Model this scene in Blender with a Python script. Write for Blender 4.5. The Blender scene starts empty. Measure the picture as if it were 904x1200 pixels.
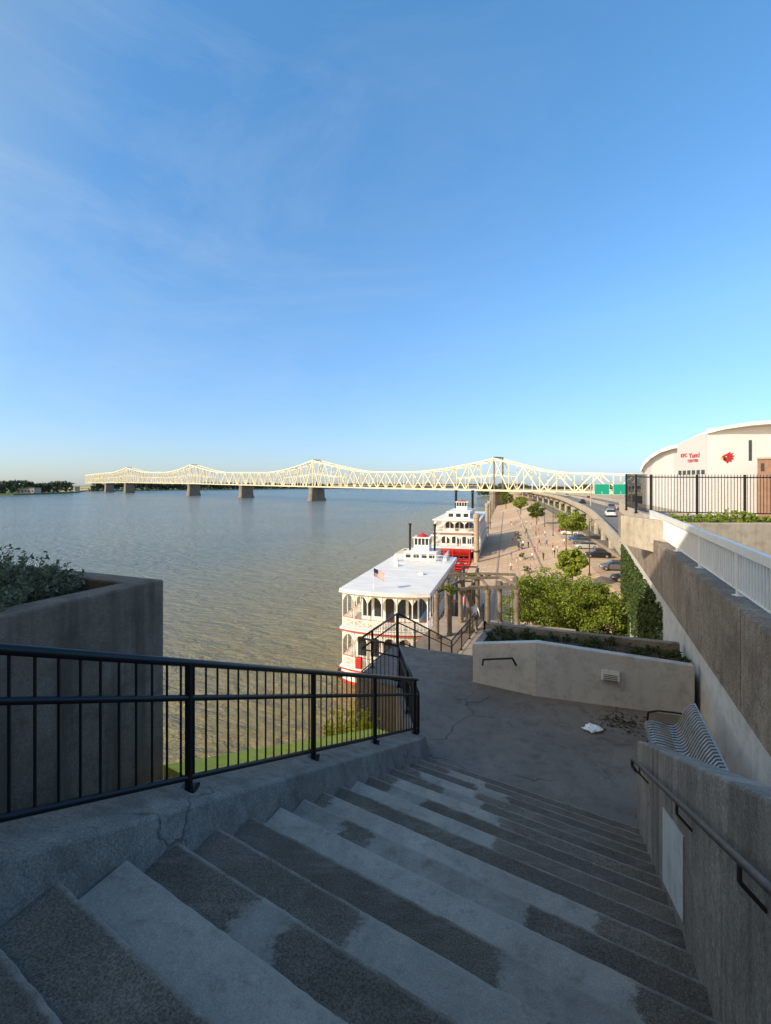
import bpy, math, random
import numpy as np
from mathutils import Vector, Matrix
random.seed(7)
SC=bpy.context.scene; COL=SC.collection
EYE=20.0; FP=560.0; HZ=568.0
ORG={}
# ------------------------------------------------------------------ frames
def F(o,t): return (o*.9225+t*.386, -o*.386+t*.9225)
def OS(o,s): return F(o,(s-.1616*o)/.9869)
def at(px,py,Y): return (Y*(px-452)/FP, Y, EYE+Y*(HZ-py)/FP)
def on(px,py,z):
    Y=(EYE-z)*FP/(py-HZ); return (Y*(px-452)/FP, Y, z)
# ------------------------------------------------------------------ mesh builder
class MB:
    def __init__(s): s.v=[]; s.f=[]
    def add(s,vs,fs):
        n=len(s.v); s.v+= [tuple(a) for a in vs]; s.f+=[tuple(i+n for i in f) for f in fs]; return s
    def box(s,x0,x1,y0,y1,z0,z1):
        return s.prism([(x0,y0),(x1,y0),(x1,y1),(x0,y1)],z0,z1)
    def prism(s,poly,z0,z1):
        n=len(poly)
        a=z0 if isinstance(z0,(list,tuple)) else [z0]*n
        b=z1 if isinstance(z1,(list,tuple)) else [z1]*n
        ar=sum(poly[i][0]*poly[(i+1)%n][1]-poly[(i+1)%n][0]*poly[i][1] for i in range(n))
        vs=[(poly[i][0],poly[i][1],a[i]) for i in range(n)]+[(poly[i][0],poly[i][1],b[i]) for i in range(n)]
        fs=[tuple(range(n-1,-1,-1)),tuple(range(n,2*n))]+[(i,(i+1)%n,(i+1)%n+n,i+n) for i in range(n)]
        if ar<0: fs=[f[::-1] for f in fs]
        return s.add(vs,fs)
    def beam(s,p,q,w,h=None):
        h=h or w; p=Vector(p); q=Vector(q); d=(q-p)
        if d.length<1e-6: return s
        d.normalize(); up=Vector((0,0,1)) if abs(d.z)<.95 else Vector((0,1,0))
        x=d.cross(up).normalized(); y=x.cross(d)
        x*=w/2; y*=h/2
        vs=[p-x-y,p+x-y,p+x+y,p-x+y,q-x-y,q+x-y,q+x+y,q-x+y]
        return s.add(vs,[(0,1,2,3),(7,6,5,4),(0,4,5,1),(1,5,6,2),(2,6,7,3),(3,7,4,0)])
    def tube(s,p,q,r0,r1=None,n=8):
        r1=r0 if r1 is None else r1; p=Vector(p); q=Vector(q); d=(q-p).normalized()
        up=Vector((0,0,1)) if abs(d.z)<.9 else Vector((1,0,0))
        x=d.cross(up).normalized(); y=d.cross(x)
        vs=[];
        for c,r in ((p,r0),(q,r1)):
            for i in range(n):
                a=2*math.pi*i/n; vs.append(c+x*math.cos(a)*r+y*math.sin(a)*r)
        return s.add(vs,[(i,(i+1)%n,(i+1)%n+n,i+n) for i in range(n)]+[tuple(range(n-1,-1,-1)),tuple(range(n,2*n))])
    def path(s,pts,r,n=8):
        for a,b in zip(pts,pts[1:]): s.tube(a,b,r,r,n)
        return s
    def lathe(s,c,prof,n=16):
        vs=[]; m=len(prof)
        for r,z in prof:
            for i in range(n):
                a=2*math.pi*i/n; vs.append((c[0]+r*math.cos(a),c[1]+r*math.sin(a),c[2]+z))
        fs=[(j*n+i,j*n+(i+1)%n,(j+1)*n+(i+1)%n,(j+1)*n+i) for j in range(m-1) for i in range(n)]
        fs+=[tuple(range(n-1,-1,-1)),tuple((m-1)*n+i for i in range(n))]
        return s.add(vs,fs)
    def quad(s,*p): return s.add(p,[tuple(range(len(p)))])
    def build(s,name,mat,parent=None,bevel=0,smooth=False):
        me=bpy.data.meshes.new(name); o=Vector(ORG.get(parent.name,(0,0,0))) if parent else Vector((0,0,0))
        me.from_pydata([tuple(Vector(a)-o) for a in s.v],[],s.f); me.update()
        ob=bpy.data.objects.new(name,me); COL.objects.link(ob)
        if mat: me.materials.append(mat)
        if parent: ob.parent=parent
        ORG[ob.name]=tuple(o)
        if bevel:
            m=ob.modifiers.new('bevel','BEVEL'); m.width=bevel; m.segments=2; m.limit_method='ANGLE'
        if smooth:
            for p in me.polygons: p.use_smooth=True
        return ob
def tag(o,label=None,cat=None,group=None,kind=None):
    if label: o['label']=label
    if cat: o['category']=cat
    if group: o['group']=group
    if kind: o['kind']=kind
    return o
def root(name,loc,label,cat,group=None,rz=0):
    o=bpy.data.objects.new(name,None); COL.objects.link(o); o.location=loc; o.rotation_euler=(0,0,rz)
    o.empty_display_size=.2
    ORG[o.name]=tuple(loc); return tag(o,label,cat,group)
def cp(o,parent=None):
    c=o.copy(); COL.objects.link(c); c.parent=parent; ORG[c.name]=ORG.get(o.name,(0,0,0)); return c
def tree_copy(o,parent=None,label=None,loc=None,rz=None):
    kids=[k for k in bpy.data.objects if k.parent==o]
    c=cp(o,parent)
    for k in kids: tree_copy(k,c)
    if label: c['label']=label
    if loc is not None: c.location=loc
    if rz is not None: c.rotation_euler=(0,0,rz)
    return c
# ------------------------------------------------------------------ materials
def NT(name):
    m=bpy.data.materials.new(name); m.use_nodes=True; nt=m.node_tree; return m,nt,nt.nodes['Principled BSDF']
def nd(nt,typ,ins=None,**pr):
    n=nt.nodes.new(typ)
    for k,v in pr.items(): setattr(n,k,v)
    for k,v in (ins or {}).items():
        if isinstance(v,bpy.types.NodeSocket): nt.links.new(v,n.inputs[k])
        else: n.inputs[k].default_value=v
    return n
def c4(c,k=1): return (c[0]*k,c[1]*k,c[2]*k,1)
def pos(nt): return nd(nt,'ShaderNodeNewGeometry').outputs['Position']
def noise(nt,vec,scale,detail=4,rough=.6,dist=0):
    return nd(nt,'ShaderNodeTexNoise',{'Vector':vec,'Scale':scale,'Detail':detail,'Roughness':rough,'Distortion':dist}).outputs['Fac']
def mapr(nt,v,a,b,c=0,d=1):
    return nd(nt,'ShaderNodeMapRange',{'Value':v,'From Min':a,'From Max':b,'To Min':c,'To Max':d}).outputs['Result']
def mix(nt,f,a,b,mode='MIX'):
    n=nt.nodes.new('ShaderNodeMix'); n.data_type='RGBA'; n.blend_type=mode; n.clamp_factor=True
    for i,v in ((0,f),(6,a),(7,b)):
        if isinstance(v,bpy.types.NodeSocket): nt.links.new(v,n.inputs[i])
        else: n.inputs[i].default_value=v
    return n.outputs[2]
def math_(nt,op,a,b=0):
    n=nt.nodes.new('ShaderNodeMath'); n.operation=op
    for i,v in ((0,a),(1,b)):
        if isinstance(v,bpy.types.NodeSocket): nt.links.new(v,n.inputs[i])
        else: n.inputs[i].default_value=v
    return n.outputs[0]
def scaled(nt,vec,s): return nd(nt,'ShaderNodeMapping',{'Vector':vec,'Scale':s}).outputs['Vector']
def bump(nt,b,h,dist,strength=1):
    n=nd(nt,'ShaderNodeBump',{'Height':h,'Distance':dist,'Strength':strength}); nt.links.new(n.outputs['Normal'],b.inputs['Normal'])
def plain(name,col,rough=.5,metal=0,var=.15,scale=1.5,bd=0):
    m,nt,b=NT(name); p=pos(nt); f=noise(nt,p,scale,5)
    c=mix(nt,mapr(nt,f,.3,.7),c4(col,1-var),c4(col,1+var)); nt.links.new(c,b.inputs['Base Color'])
    b.inputs['Roughness'].default_value=rough; b.inputs['Metallic'].default_value=metal
    if bd: bump(nt,b,noise(nt,p,scale*12,4),bd)
    return m
def concrete(name,c1,c2,scale=.8,speck=.35,streak=.5,bd=.004,crack=.0,spotscale=70):
    m,nt,b=NT(name); p=pos(nt)
    c=mix(nt,mapr(nt,noise(nt,p,scale,8,.65,.4),.32,.68),c4(c1),c4(c2))
    fine=noise(nt,p,spotscale,3,.7)
    c=mix(nt,1.0,c,mix(nt,mapr(nt,fine,.3,.72),c4((1-speck,)*3),c4((1+speck*.6,)*3)),'MULTIPLY')
    mid=noise(nt,p,scale*7,6,.72)
    c=mix(nt,mapr(nt,mid,.48,.7,0,.6),c,c4(c1,.5))
    if streak:
        st=noise(nt,scaled(nt,p,(5,5,.35)),1.0,5,.6)
        c=mix(nt,mapr(nt,st,.48,.72,0,streak),c,c4(c1,.42))
    h=math_(nt,'ADD',math_(nt,'MULTIPLY',fine,.6),mid)
    if crack:
        wv=nd(nt,'ShaderNodeVectorMath',{0:p,1:nd(nt,'ShaderNodeVectorMath',{0:nd(nt,'ShaderNodeTexNoise',{'Vector':p,'Scale':1.6,'Detail':5}).outputs['Color'],1:(.7,.7,.7)},operation='MULTIPLY').outputs[0]},operation='ADD').outputs[0]
        vo=nd(nt,'ShaderNodeTexVoronoi',{'Vector':wv,'Scale':crack},feature='DISTANCE_TO_EDGE').outputs['Distance']
        k=math_(nt,'MULTIPLY',mapr(nt,vo,0,.012,1,0),mapr(nt,noise(nt,p,.7,2),.45,.6))
        c=mix(nt,math_(nt,'MULTIPLY',k,.75),c,c4(c1,.25))
    nt.links.new(c,b.inputs['Base Color']); b.inputs['Roughness'].default_value=.88
    bump(nt,b,h,bd,1); return m
M={}
M['stair_wall']=concrete('weathered_concrete',(.23,.18,.14),(.43,.36,.29),.9,.5,.8,.014,.5,45)
M['curb']=concrete('curb_concrete',(.2,.163,.13),(.36,.31,.255),1.1,.5,.4,.01,.7)
M['landing']=concrete('landing_concrete',(.17,.142,.118),(.28,.24,.2),.5,.45,0,.008,.45)
M['planter_dark']=concrete('dark_planter_concrete',(.18,.12,.078),(.32,.235,.165),.8,.35,.85,.005,.0)
M['grey_paint']=concrete('grey_painted_concrete',(.52,.5,.48),(.6,.585,.56),.5,.05,.15,.002)
M['beige']=concrete('beige_concrete',(.42,.36,.28),(.55,.48,.39),.5,.1,.3,.003)
M['band']=concrete('parapet_concrete',(.21,.155,.11),(.42,.345,.265),.9,.5,.4,.016,.5,30)
M['pale_conc']=concrete('pale_concrete',(.34,.3,.24),(.48,.43,.35),.3,.12,.4,.004)
M['kerb']=concrete('kerb_stone',(.34,.26,.19),(.45,.36,.27),.3,.12,.0,.004)
M['weathered_post']=concrete('weathered_post',(.15,.115,.08),(.3,.24,.175),1.2,.2,.6,.004)
M['terrace']=concrete('terrace_paving',(.1,.085,.07),(.17,.15,.125),.3,.12,.0,.004)
M['pier_stone']=concrete('pier_stone',(.16,.135,.11),(.27,.24,.2),.15,.15,.4,.02)
M['black_metal']=plain('black_metal',(.013,.013,.014),.4,.3,.2,6)
M['white_metal']=plain('white_metal',(.8,.78,.74),.4,.0,.06,3)
M['steel']=plain('brushed_steel',(.5,.48,.45),.42,.75,.15,8)
M['rail_steel']=plain('weathered_rail_steel',(.09,.07,.055),.5,.4,.4,8)
M['cream']=plain('cream_bridge_paint',(.8,.71,.5),.55,0,.1,.2)
M['cream_deck']=plain('bridge_deck_paint',(.62,.55,.4),.7,0,.12,.15)
M['white']=plain('white_boat_paint',(.82,.79,.73),.45,0,.05,1)
M['roofwhite']=plain('boat_roof',(.76,.74,.71),.6,0,.08,.5)
M['seam']=plain('roof_seam_grey',(.6,.6,.6),.6,0,.1,.7)
M['red']=plain('red_boat_paint',(.48,.03,.025),.45,0,.15,1)
M['sign_red']=plain('lettering_red',(.4,.015,.02),.5,0,.05,1)
M['dark']=plain('dark_interior',(.025,.025,.03),.6,0,.3,1)
M['glass']=plain('window_glass',(.04,.055,.07),.08,.2,.3,.5)
M['navy']=plain('navy_blue_paint',(.02,.04,.14),.6,0,.1,2)
M['asphalt']=plain('road_asphalt',(.18,.165,.145),.9,0,.2,.3)
M['paint_line']=plain('road_paint',(.55,.53,.46),.7,0,.1,2)
M['tire']=plain('tyre_rubber',(.02,.02,.02),.85,0,.2,5)
M['green_sign']=plain('green_sign_paint',(.0,.3,.2),.5,0,.06,1)
M['brick']=plain('red_brown_brick',(.3,.18,.125),.85,0,.15,.6)
M['bark']=plain('tree_bark',(.12,.09,.065),.9,0,.3,6,.01)
M['soil']=plain('dark_soil',(.07,.055,.04),.95,0,.4,6,.02)
M['bag']=plain('white_plastic',(.9,.9,.9),.4,0,.04,5)
M['cushion']=plain('dark_planks',(.05,.045,.04),.7,0,.3,5)
def leafmat(name,c1,c2,trans=.25):
    m,nt,b=NT(name); p=pos(nt)
    g=nd(nt,'ShaderNodeNewGeometry')
    f=math_(nt,'ADD',math_(nt,'MULTIPLY',g.outputs['Random Per Island'],.6),math_(nt,'MULTIPLY',noise(nt,p,.9,3),.5))
    c=mix(nt,f,c4(c1),c4(c2)); nt.links.new(c,b.inputs['Base Color']); b.inputs['Roughness'].default_value=.55
    b.inputs['Specular IOR Level'].default_value=.25
    t=nd(nt,'ShaderNodeBsdfTranslucent'); nt.links.new(c,t.inputs['Color'])
    ms=nd(nt,'ShaderNodeMixShader',{0:trans}); nt.links.new(b.outputs[0],ms.inputs[1]); nt.links.new(t.outputs[0],ms.inputs[2])
    nt.links.new(ms.outputs[0],nt.nodes['Material Output'].inputs['Surface']); return m
M['leaf_bright']=leafmat('bright_leaf',(.1,.15,.015),(.34,.41,.06),.35)
M['leaf_mid']=leafmat('mid_leaf',(.05,.085,.012),(.18,.22,.04))
M['leaf_dark']=leafmat('dark_leaf',(.02,.035,.01),(.09,.12,.03))
M['leaf_ivy']=leafmat('ivy_leaf',(.015,.03,.008),(.08,.12,.025),.1)
M['leaf_far']=leafmat('far_leaf',(.05,.07,.04),(.09,.115,.06))
M['leaf_yellow']=leafmat('yellow_leaf',(.4,.38,.02),(.9,.78,.05),.4)
M['leaf_grey']=leafmat('grey_green_leaf',(.06,.075,.03),(.28,.27,.15))
def stair_mat():
    m,nt,b=NT('stair_concrete'); p=pos(nt)
    def A_(n): return nd(nt,'ShaderNodeAttribute',attribute_name=n).outputs['Fac']
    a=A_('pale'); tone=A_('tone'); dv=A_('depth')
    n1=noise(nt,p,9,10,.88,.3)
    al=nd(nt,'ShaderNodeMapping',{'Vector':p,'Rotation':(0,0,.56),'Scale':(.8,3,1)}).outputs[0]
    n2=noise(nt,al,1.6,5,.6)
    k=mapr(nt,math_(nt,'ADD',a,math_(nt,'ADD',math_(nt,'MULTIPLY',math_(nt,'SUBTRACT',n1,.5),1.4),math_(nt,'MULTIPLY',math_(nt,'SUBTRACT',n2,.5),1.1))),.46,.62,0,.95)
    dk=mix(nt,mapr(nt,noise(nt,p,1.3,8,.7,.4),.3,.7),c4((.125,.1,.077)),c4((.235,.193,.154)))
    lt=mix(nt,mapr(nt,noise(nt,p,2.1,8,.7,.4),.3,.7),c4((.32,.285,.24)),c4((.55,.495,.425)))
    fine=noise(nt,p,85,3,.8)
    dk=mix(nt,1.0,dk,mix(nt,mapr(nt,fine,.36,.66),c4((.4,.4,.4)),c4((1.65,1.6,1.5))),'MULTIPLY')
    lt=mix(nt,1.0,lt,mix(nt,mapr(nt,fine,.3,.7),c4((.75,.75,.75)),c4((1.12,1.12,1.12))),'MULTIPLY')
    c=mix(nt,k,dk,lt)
    c=mix(nt,1.0,c,nd(nt,'ShaderNodeCombineColor',{0:tone,1:tone,2:tone}).outputs[0],'MULTIPLY')
    sp=noise(nt,p,7,8,.8)
    c=mix(nt,mapr(nt,sp,.52,.74,0,.6),c,c4((.1,.078,.058)))
    wear=noise(nt,al,1.5,8,.75)
    c=mix(nt,mapr(nt,wear,.52,.72,0,.45),c,c4((.38,.34,.29)))
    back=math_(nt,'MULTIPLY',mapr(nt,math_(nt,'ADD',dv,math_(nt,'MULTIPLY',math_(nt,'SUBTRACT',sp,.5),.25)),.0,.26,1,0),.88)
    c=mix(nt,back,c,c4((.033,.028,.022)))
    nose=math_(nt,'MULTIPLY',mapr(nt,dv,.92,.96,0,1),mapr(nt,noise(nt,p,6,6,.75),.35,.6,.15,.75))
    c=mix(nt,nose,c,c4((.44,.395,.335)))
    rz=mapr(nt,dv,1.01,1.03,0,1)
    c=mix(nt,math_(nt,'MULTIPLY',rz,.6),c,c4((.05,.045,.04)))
    nt.links.new(c,b.inputs['Base Color']); b.inputs['Roughness'].default_value=.9
    bump(nt,b,math_(nt,'ADD',fine,math_(nt,'MULTIPLY',sp,1.5)),.012); return m
M['stair']=stair_mat()
def ground_mat():
    m,nt,b=NT('tan_plaza_paving'); p=pos(nt)
    c=mix(nt,mapr(nt,noise(nt,p,.06,6,.6),.35,.65),c4((.5,.34,.21)),c4((.64,.47,.32)))
    c=mix(nt,mapr(nt,noise(nt,p,.8,5,.7),.5,.75,0,.5),c,c4((.32,.22,.145)))
    br=nd(nt,'ShaderNodeTexBrick',{'Vector':nd(nt,'ShaderNodeMapping',{'Vector':p,'Rotation':(0,0,.25)}).outputs[0],'Scale':.25,'Mortar Size':.012,'Color1':(1,1,1,1),'Color2':(.85,.85,.85,1),'Mortar':(.6,.6,.6,1)}).outputs['Color']
    c=mix(nt,1.0,c,br,'MULTIPLY')
    nt.links.new(c,b.inputs['Base Color']); b.inputs['Roughness'].default_value=.9; return m
M['ground']=ground_mat()
def water_mat():
    m,nt,b=NT('muddy_river_water'); p=pos(nt)
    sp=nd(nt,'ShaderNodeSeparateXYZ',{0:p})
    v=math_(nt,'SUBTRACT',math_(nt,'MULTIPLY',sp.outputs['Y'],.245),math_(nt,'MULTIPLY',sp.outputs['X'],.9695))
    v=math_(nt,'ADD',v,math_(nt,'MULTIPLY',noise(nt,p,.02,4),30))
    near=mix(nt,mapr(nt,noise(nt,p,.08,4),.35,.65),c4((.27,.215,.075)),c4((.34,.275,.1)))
    farc=mix(nt,mapr(nt,noise(nt,p,.012,4),.35,.65),c4((.1,.16,.2)),c4((.15,.205,.235)))  # bluer base colour far out stands in for sky reflected on the river
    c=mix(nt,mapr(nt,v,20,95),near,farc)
    nt.links.new(c,b.inputs['Base Color']); b.inputs['Roughness'].default_value=.18; b.inputs['IOR'].default_value=1.4
    r=scaled(nt,nd(nt,'ShaderNodeMapping',{'Vector':p,'Rotation':(0,0,.35)}).outputs[0],(.6,1.3,1))
    h=math_(nt,'ADD',noise(nt,r,1.0,6,.66,.3),math_(nt,'MULTIPLY',noise(nt,r,.36,4,.6,.3),2.4))
    bump(nt,b,h,2.0,1.0); return m
M['water']=water_mat()
# ------------------------------------------------------------------ leaves
def leafmesh(name,P,size,mat,parent=None,seed=0,aspect=1.5,flat=0):
    rs=np.random.RandomState(seed); n=len(P); P=np.asarray(P,float)
    o=np.array(ORG.get(parent.name,(0,0,0))) if parent else np.zeros(3)
    a=rs.normal(size=(n,3)); a/=np.linalg.norm(a,axis=1)[:,None]
    if flat: a[:,2]*=flat; a/=np.linalg.norm(a,axis=1)[:,None]
    b=rs.normal(size=(n,3)); b-=a*(a*b).sum(1)[:,None]; b/=np.linalg.norm(b,axis=1)[:,None]
    s=(np.asarray(size)*rs.uniform(.6,1.3,n))[:,None]; a=a*s*aspect/2; b=b*s/2
    V=np.stack([P-a,P+b*.8-a*.1,P+a,P-b*.8-a*.1],1)-o
    me=bpy.data.meshes.new(name); me.from_pydata(V.reshape(-1,3).tolist(),[],[(4*i,4*i+1,4*i+2,4*i+3) for i in range(n)])
    me.materials.append(mat); ob=bpy.data.objects.new(name,me); COL.objects.link(ob)
    if parent: ob.parent=parent
    ORG[ob.name]=tuple(o); return ob
def crown_pts(c,rx,ry,rz,nclump,per,rs,cl=.3):
    P=[]
    for i in range(nclump):
        d=rs.normal(size=3); d/=np.linalg.norm(d); r=rs.uniform(.45,1.0)**.6
        k=np.array(c)+d*r*np.array([rx,ry,rz])*rs.uniform(.8,1.08)
        s=cl*rs.uniform(.6,1.35)*(rx+ry)/2
        q=rs.normal(size=(per,3)); q/=np.linalg.norm(q,axis=1)[:,None]; q*=(rs.uniform(.3,1,per)**.5)[:,None]*s; q[:,2]*=.7
        P.append(k+q)
    return np.concatenate(P)
def make_tree(name,loc,H,R,label,group,mat,seed,nclump=60,per=90,leaf=.22,cat='tree',cl=.3):
    rt=root(name,loc,label,cat,group); rs=np.random.RandomState(seed); b=MB(); x,y,z=loc
    b.tube((x,y,z-.2),(x+.1,y,z+H*.35),H*.028,H*.02,8)
    for i in range(7):
        a=i*.9+rs.uniform(0,.5); rr=R*rs.uniform(.35,.75)
        p0=(x+.1,y,z+H*(.25+.02*i)); p1=(x+rr*.5*math.cos(a),y+rr*.5*math.sin(a),z+H*.52); p2=(x+rr*math.cos(a),y+rr*math.sin(a),z+H*rs.uniform(.65,.85))
        b.tube(p0,p1,H*.014,H*.009,6); b.tube(p1,p2,H*.009,H*.003,5)
    b.build('trunk',M['bark'],rt)
    P=crown_pts((x,y,z+H*.64),R,R,H*.36,nclump,per,rs,cl)
    leafmesh('crown',P,leaf,mat,rt,seed); return rt
# ================================================================== SETTING
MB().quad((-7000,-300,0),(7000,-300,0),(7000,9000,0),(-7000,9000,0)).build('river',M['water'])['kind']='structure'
U=(.245,.9695); V=(.9695,-.245)
def UV(u,v): return (u*U[0]+v*V[0],u*U[1]+v*V[1])
g=MB()
prof=[(-9,-3),(-7.6,-.6),(-7.5,2.6),(-2,3.4),(6,5.2),(13,7),(4000,7)]
us=[-60,0,40,80,150,300,600,1200,2600,4200]
for i,u in enumerate(us):
    for v,z in prof:
        vv=v if v>100 else v+ (0 if u<1200 else (u-1200)*.12)
        p=UV(u,vv); g.v.append((p[0],p[1],z))
n=len(prof)
for i in range(len(us)-1):
    for j in range(n-1): g.f.append((i*n+j,i*n+j+1,(i+1)*n+j+1,(i+1)*n+j))
tag(g.build('ground',M['ground']),kind='structure')
def strip(name,mat,u0,u1,v0,v1,z,kind='structure'):
    return tag(MB().quad(*[(*UV(u,v),z) for u,v in ((u0,v0),(u1,v0),(u1,v1),(u0,v1))]).build(name,mat),kind=kind)
strip('road',M['asphalt'],55,420,20,26,7.01)
mk=MB()
for i in range(40):
    u=58+i*9; mk.quad(*[(*UV(a,b),7.018) for a,b in ((u,22.9),(u+3.5,22.9),(u+3.5,23.1),(u,23.1))])
for v in (20.25,25.75): mk.quad(*[(*UV(a,b),7.018) for a,b in ((55,v-.08),(420,v-.08),(420,v+.08),(55,v+.08))])
for i in range(30):
    u=62+i*2.8; mk.quad(*[(*UV(a,b),7.018) for a,b in ((u,13.4),(u+.14,13.4),(u+.14,18.2),(u,18.2))])
tag(mk.build('road_marking',M['paint_line']),kind='structure')
kb=MB()
for v in (19.7,26.1): kb.prism([UV(55,v),UV(420,v),UV(420,v+.2),UV(55,v+.2)],6.9,7.12)
for v in (-1.9,5.9): 
    zz=3.42 if v<0 else 5.2
    kb.prism([UV(40,v),UV(300,v),UV(300,v+.3),UV(40,v+.3)],zz-.2,zz+.18)
tag(kb.build('kerb',M['kerb']),kind='structure')
M['grass']=plain('mown_grass',(.1,.15,.04),.9,0,.3,.5)
strip('lawn',M['grass'],95,150,28,32,7.02)
strip('lawn',M['grass'],190,400,27.5,40,7.02)
fb=MB(); far=[(-2600,700),(-1300,760),(-700,900),(-760,1180),(-930,1480),(-600,2000),(-150,2700),(300,3400),(900,3900)]
fb.prism(far+[(1500,8500),(-6500,8500),(-6500,700)],-2,2.5)
tag(fb.build('far_bank',M['grass']),kind='structure')
def treeline(name,pts,hmin,hmax,n,size,depth,seed,mat,zb=2):
    rs=np.random.RandomState(seed); P=[]; pts=np.array(pts,float)
    seg=np.linalg.norm(np.diff(pts,axis=0),axis=1); cs=np.concatenate([[0],np.cumsum(seg)]); T=cs[-1]
    ph=rs.uniform(0,6.28,8); fr=rs.uniform(.004,.06,8)
    t=rs.uniform(0,T,n)
    x=np.interp(t,cs,pts[:,0]); y=np.interp(t,cs,pts[:,1])
    h=sum(np.sin(t*fr[i]+ph[i]) for i in range(8))/8*1.8
    h=np.clip(h*.5+.5,0,1)*(hmax-hmin)+hmin
    w=rs.uniform(0,1,n)**.6
    P=np.stack([x+rs.uniform(-1,1,n)*depth*.3,y+rs.uniform(0,depth,n),zb+h*w],1)
    return leafmesh(name,P,size,mat,None,seed,1.2)
for nm,pts,a,b_,n_,s_,lb in (
  ('far_tree_line',[(-1500,780),(-760,905),(-770,1150)],12,26,9000,5,'dark wooded far bank at the left end of the river'),
  ('far_tree_line',[(-920,1490),(-600,2020),(-150,2720),(300,3420),(900,3920)],14,30,14000,8,'distant hazy tree line on the far bank seen under the bridge'),
  ('far_tree_line',[(165,800),(260,1000),(420,1400),(900,1500)],8,20,7000,5,'wooded near shore beyond the bridge on the right')):
    tag(treeline(nm,pts,a,b_,n_,s_,30,n_,M['leaf_far']),lb,'trees',None,'stuff')
# ================================================================== STAIRS
ZL=14.7; TR=.42; RI=.1787; S0=8.05; NS=20
OL,OR=-2.75,.74
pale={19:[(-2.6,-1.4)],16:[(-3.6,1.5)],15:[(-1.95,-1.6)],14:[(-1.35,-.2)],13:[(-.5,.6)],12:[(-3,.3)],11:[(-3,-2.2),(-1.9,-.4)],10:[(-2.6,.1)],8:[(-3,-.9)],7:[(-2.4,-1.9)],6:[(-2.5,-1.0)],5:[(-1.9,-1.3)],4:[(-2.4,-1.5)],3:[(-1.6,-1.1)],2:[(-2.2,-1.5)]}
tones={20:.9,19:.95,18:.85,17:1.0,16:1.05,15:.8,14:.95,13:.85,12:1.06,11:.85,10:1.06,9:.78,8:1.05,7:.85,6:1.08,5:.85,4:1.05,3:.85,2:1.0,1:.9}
st=root('staircase',(*OS(-1,4),ZL),'wide grey concrete stairs with worn pale patches leading down to the landing','stairs')
for k in range(1,NS+1):
    z=ZL+RI*k; s1=S0-TR*(k-1); s0=s1-TR-.02; iv=pale.get(k,[])
    nx=60; fc=[];v=[];pa=[];dp=[]; rk=np.random.RandomState(k+3); tone=tones[k]
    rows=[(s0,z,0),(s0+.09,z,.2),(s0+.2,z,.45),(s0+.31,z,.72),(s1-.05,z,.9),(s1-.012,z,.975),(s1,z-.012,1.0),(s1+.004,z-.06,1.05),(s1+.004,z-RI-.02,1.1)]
    jit=[rk.normal()*.0025 for _ in range(nx+1)]
    for (s_,zz,dd) in rows:
        for i in range(nx+1):
            o=OL+(OR-OL)*i/nx; e=jit[i] if s_>s1-.02 and zz>z-.05 else 0
            p=OS(o,s_+e); v.append((p[0],p[1],zz)); dp.append(dd)
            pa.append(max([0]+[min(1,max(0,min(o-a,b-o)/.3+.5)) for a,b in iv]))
    for r in range(len(rows)-1):
        for i in range(nx): fc.append((r*(nx+1)+i,(r+1)*(nx+1)+i,(r+1)*(nx+1)+i+1,r*(nx+1)+i+1))
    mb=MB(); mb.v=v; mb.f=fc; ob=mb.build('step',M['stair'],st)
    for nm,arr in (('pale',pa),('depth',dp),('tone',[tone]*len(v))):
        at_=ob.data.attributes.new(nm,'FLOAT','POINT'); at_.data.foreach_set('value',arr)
mb=MB(); se=S0-TR*NS-.025
mb.prism([OS(OL,se),OS(OR,se),OS(OR,-9),OS(OL,-9)],17.5,ZL+RI*NS+.15); tag(mb.build('plaza_floor',M['landing']),kind='structure')
mb=MB()
land=[F(-2.5,7.6),F(-3.3,9.15),F(-4.6,11.7),F(-5.8,11.8),F(-5.85,14.7),F(-2.8,14.7),F(2.6,14.2),F(2.6,5.5),F(.8,5.5)]
mb.prism(land,0,ZL); tag(mb.build('landing',M['landing']),kind='structure')
def ct(t): return 17.96-.4*(t-1.71)
mb=MB()
sec=[(-3.3,-18),(-3.3,.01),(-2.86,-.02),(-2.62,-.75),(-2.62,-18)]
ends=[-3,8.6,9.15]
for t in ends:
    for o,dz in sec:
        oo=o if t<9 else max(-3.3,min(o,-2.95)); p=F(oo,t); mb.v.append((p[0],p[1],ct(t)+dz if dz>-5 else 0))
for e in range(2):
    for j in range(5): mb.f.append((e*5+j,e*5+(j+1)%5,(e+1)*5+(j+1)%5,(e+1)*5+j))
mb.f+=[(4,3,2,1,0),(10,11,12,13,14)]
curb=mb.build('low_wall',M['curb'],None,.02); tag(curb,'low sloping concrete curb wall under the black railing on the left','wall')
M['ledge_yellow']=plain('yellow_ledge',(.9,.66,.06),.9,0,.15,5,.004)  # even yellow colour for the strip outside the left curb
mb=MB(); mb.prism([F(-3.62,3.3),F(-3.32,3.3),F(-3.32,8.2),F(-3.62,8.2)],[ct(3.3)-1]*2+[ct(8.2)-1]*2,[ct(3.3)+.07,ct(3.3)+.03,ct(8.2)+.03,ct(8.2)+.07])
tag(mb.build('ledge',M['ledge_yellow']),'thin yellow edge along the outside of the left curb','edge')
mb=MB(); te=8.33
def wt(t): return EYE-3.96+.45*(te-t)
mb.prism([F(.74,-3),F(1.0,-3),F(1.0,te),F(.74,te)],[14.2]*4,[wt(-3),wt(-3),wt(te),wt(te)])
tag(mb.build('stair_wall',M['stair_wall'],None,.02),'weathered concrete side wall with a handrail on the right of the stairs','wall')
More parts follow.
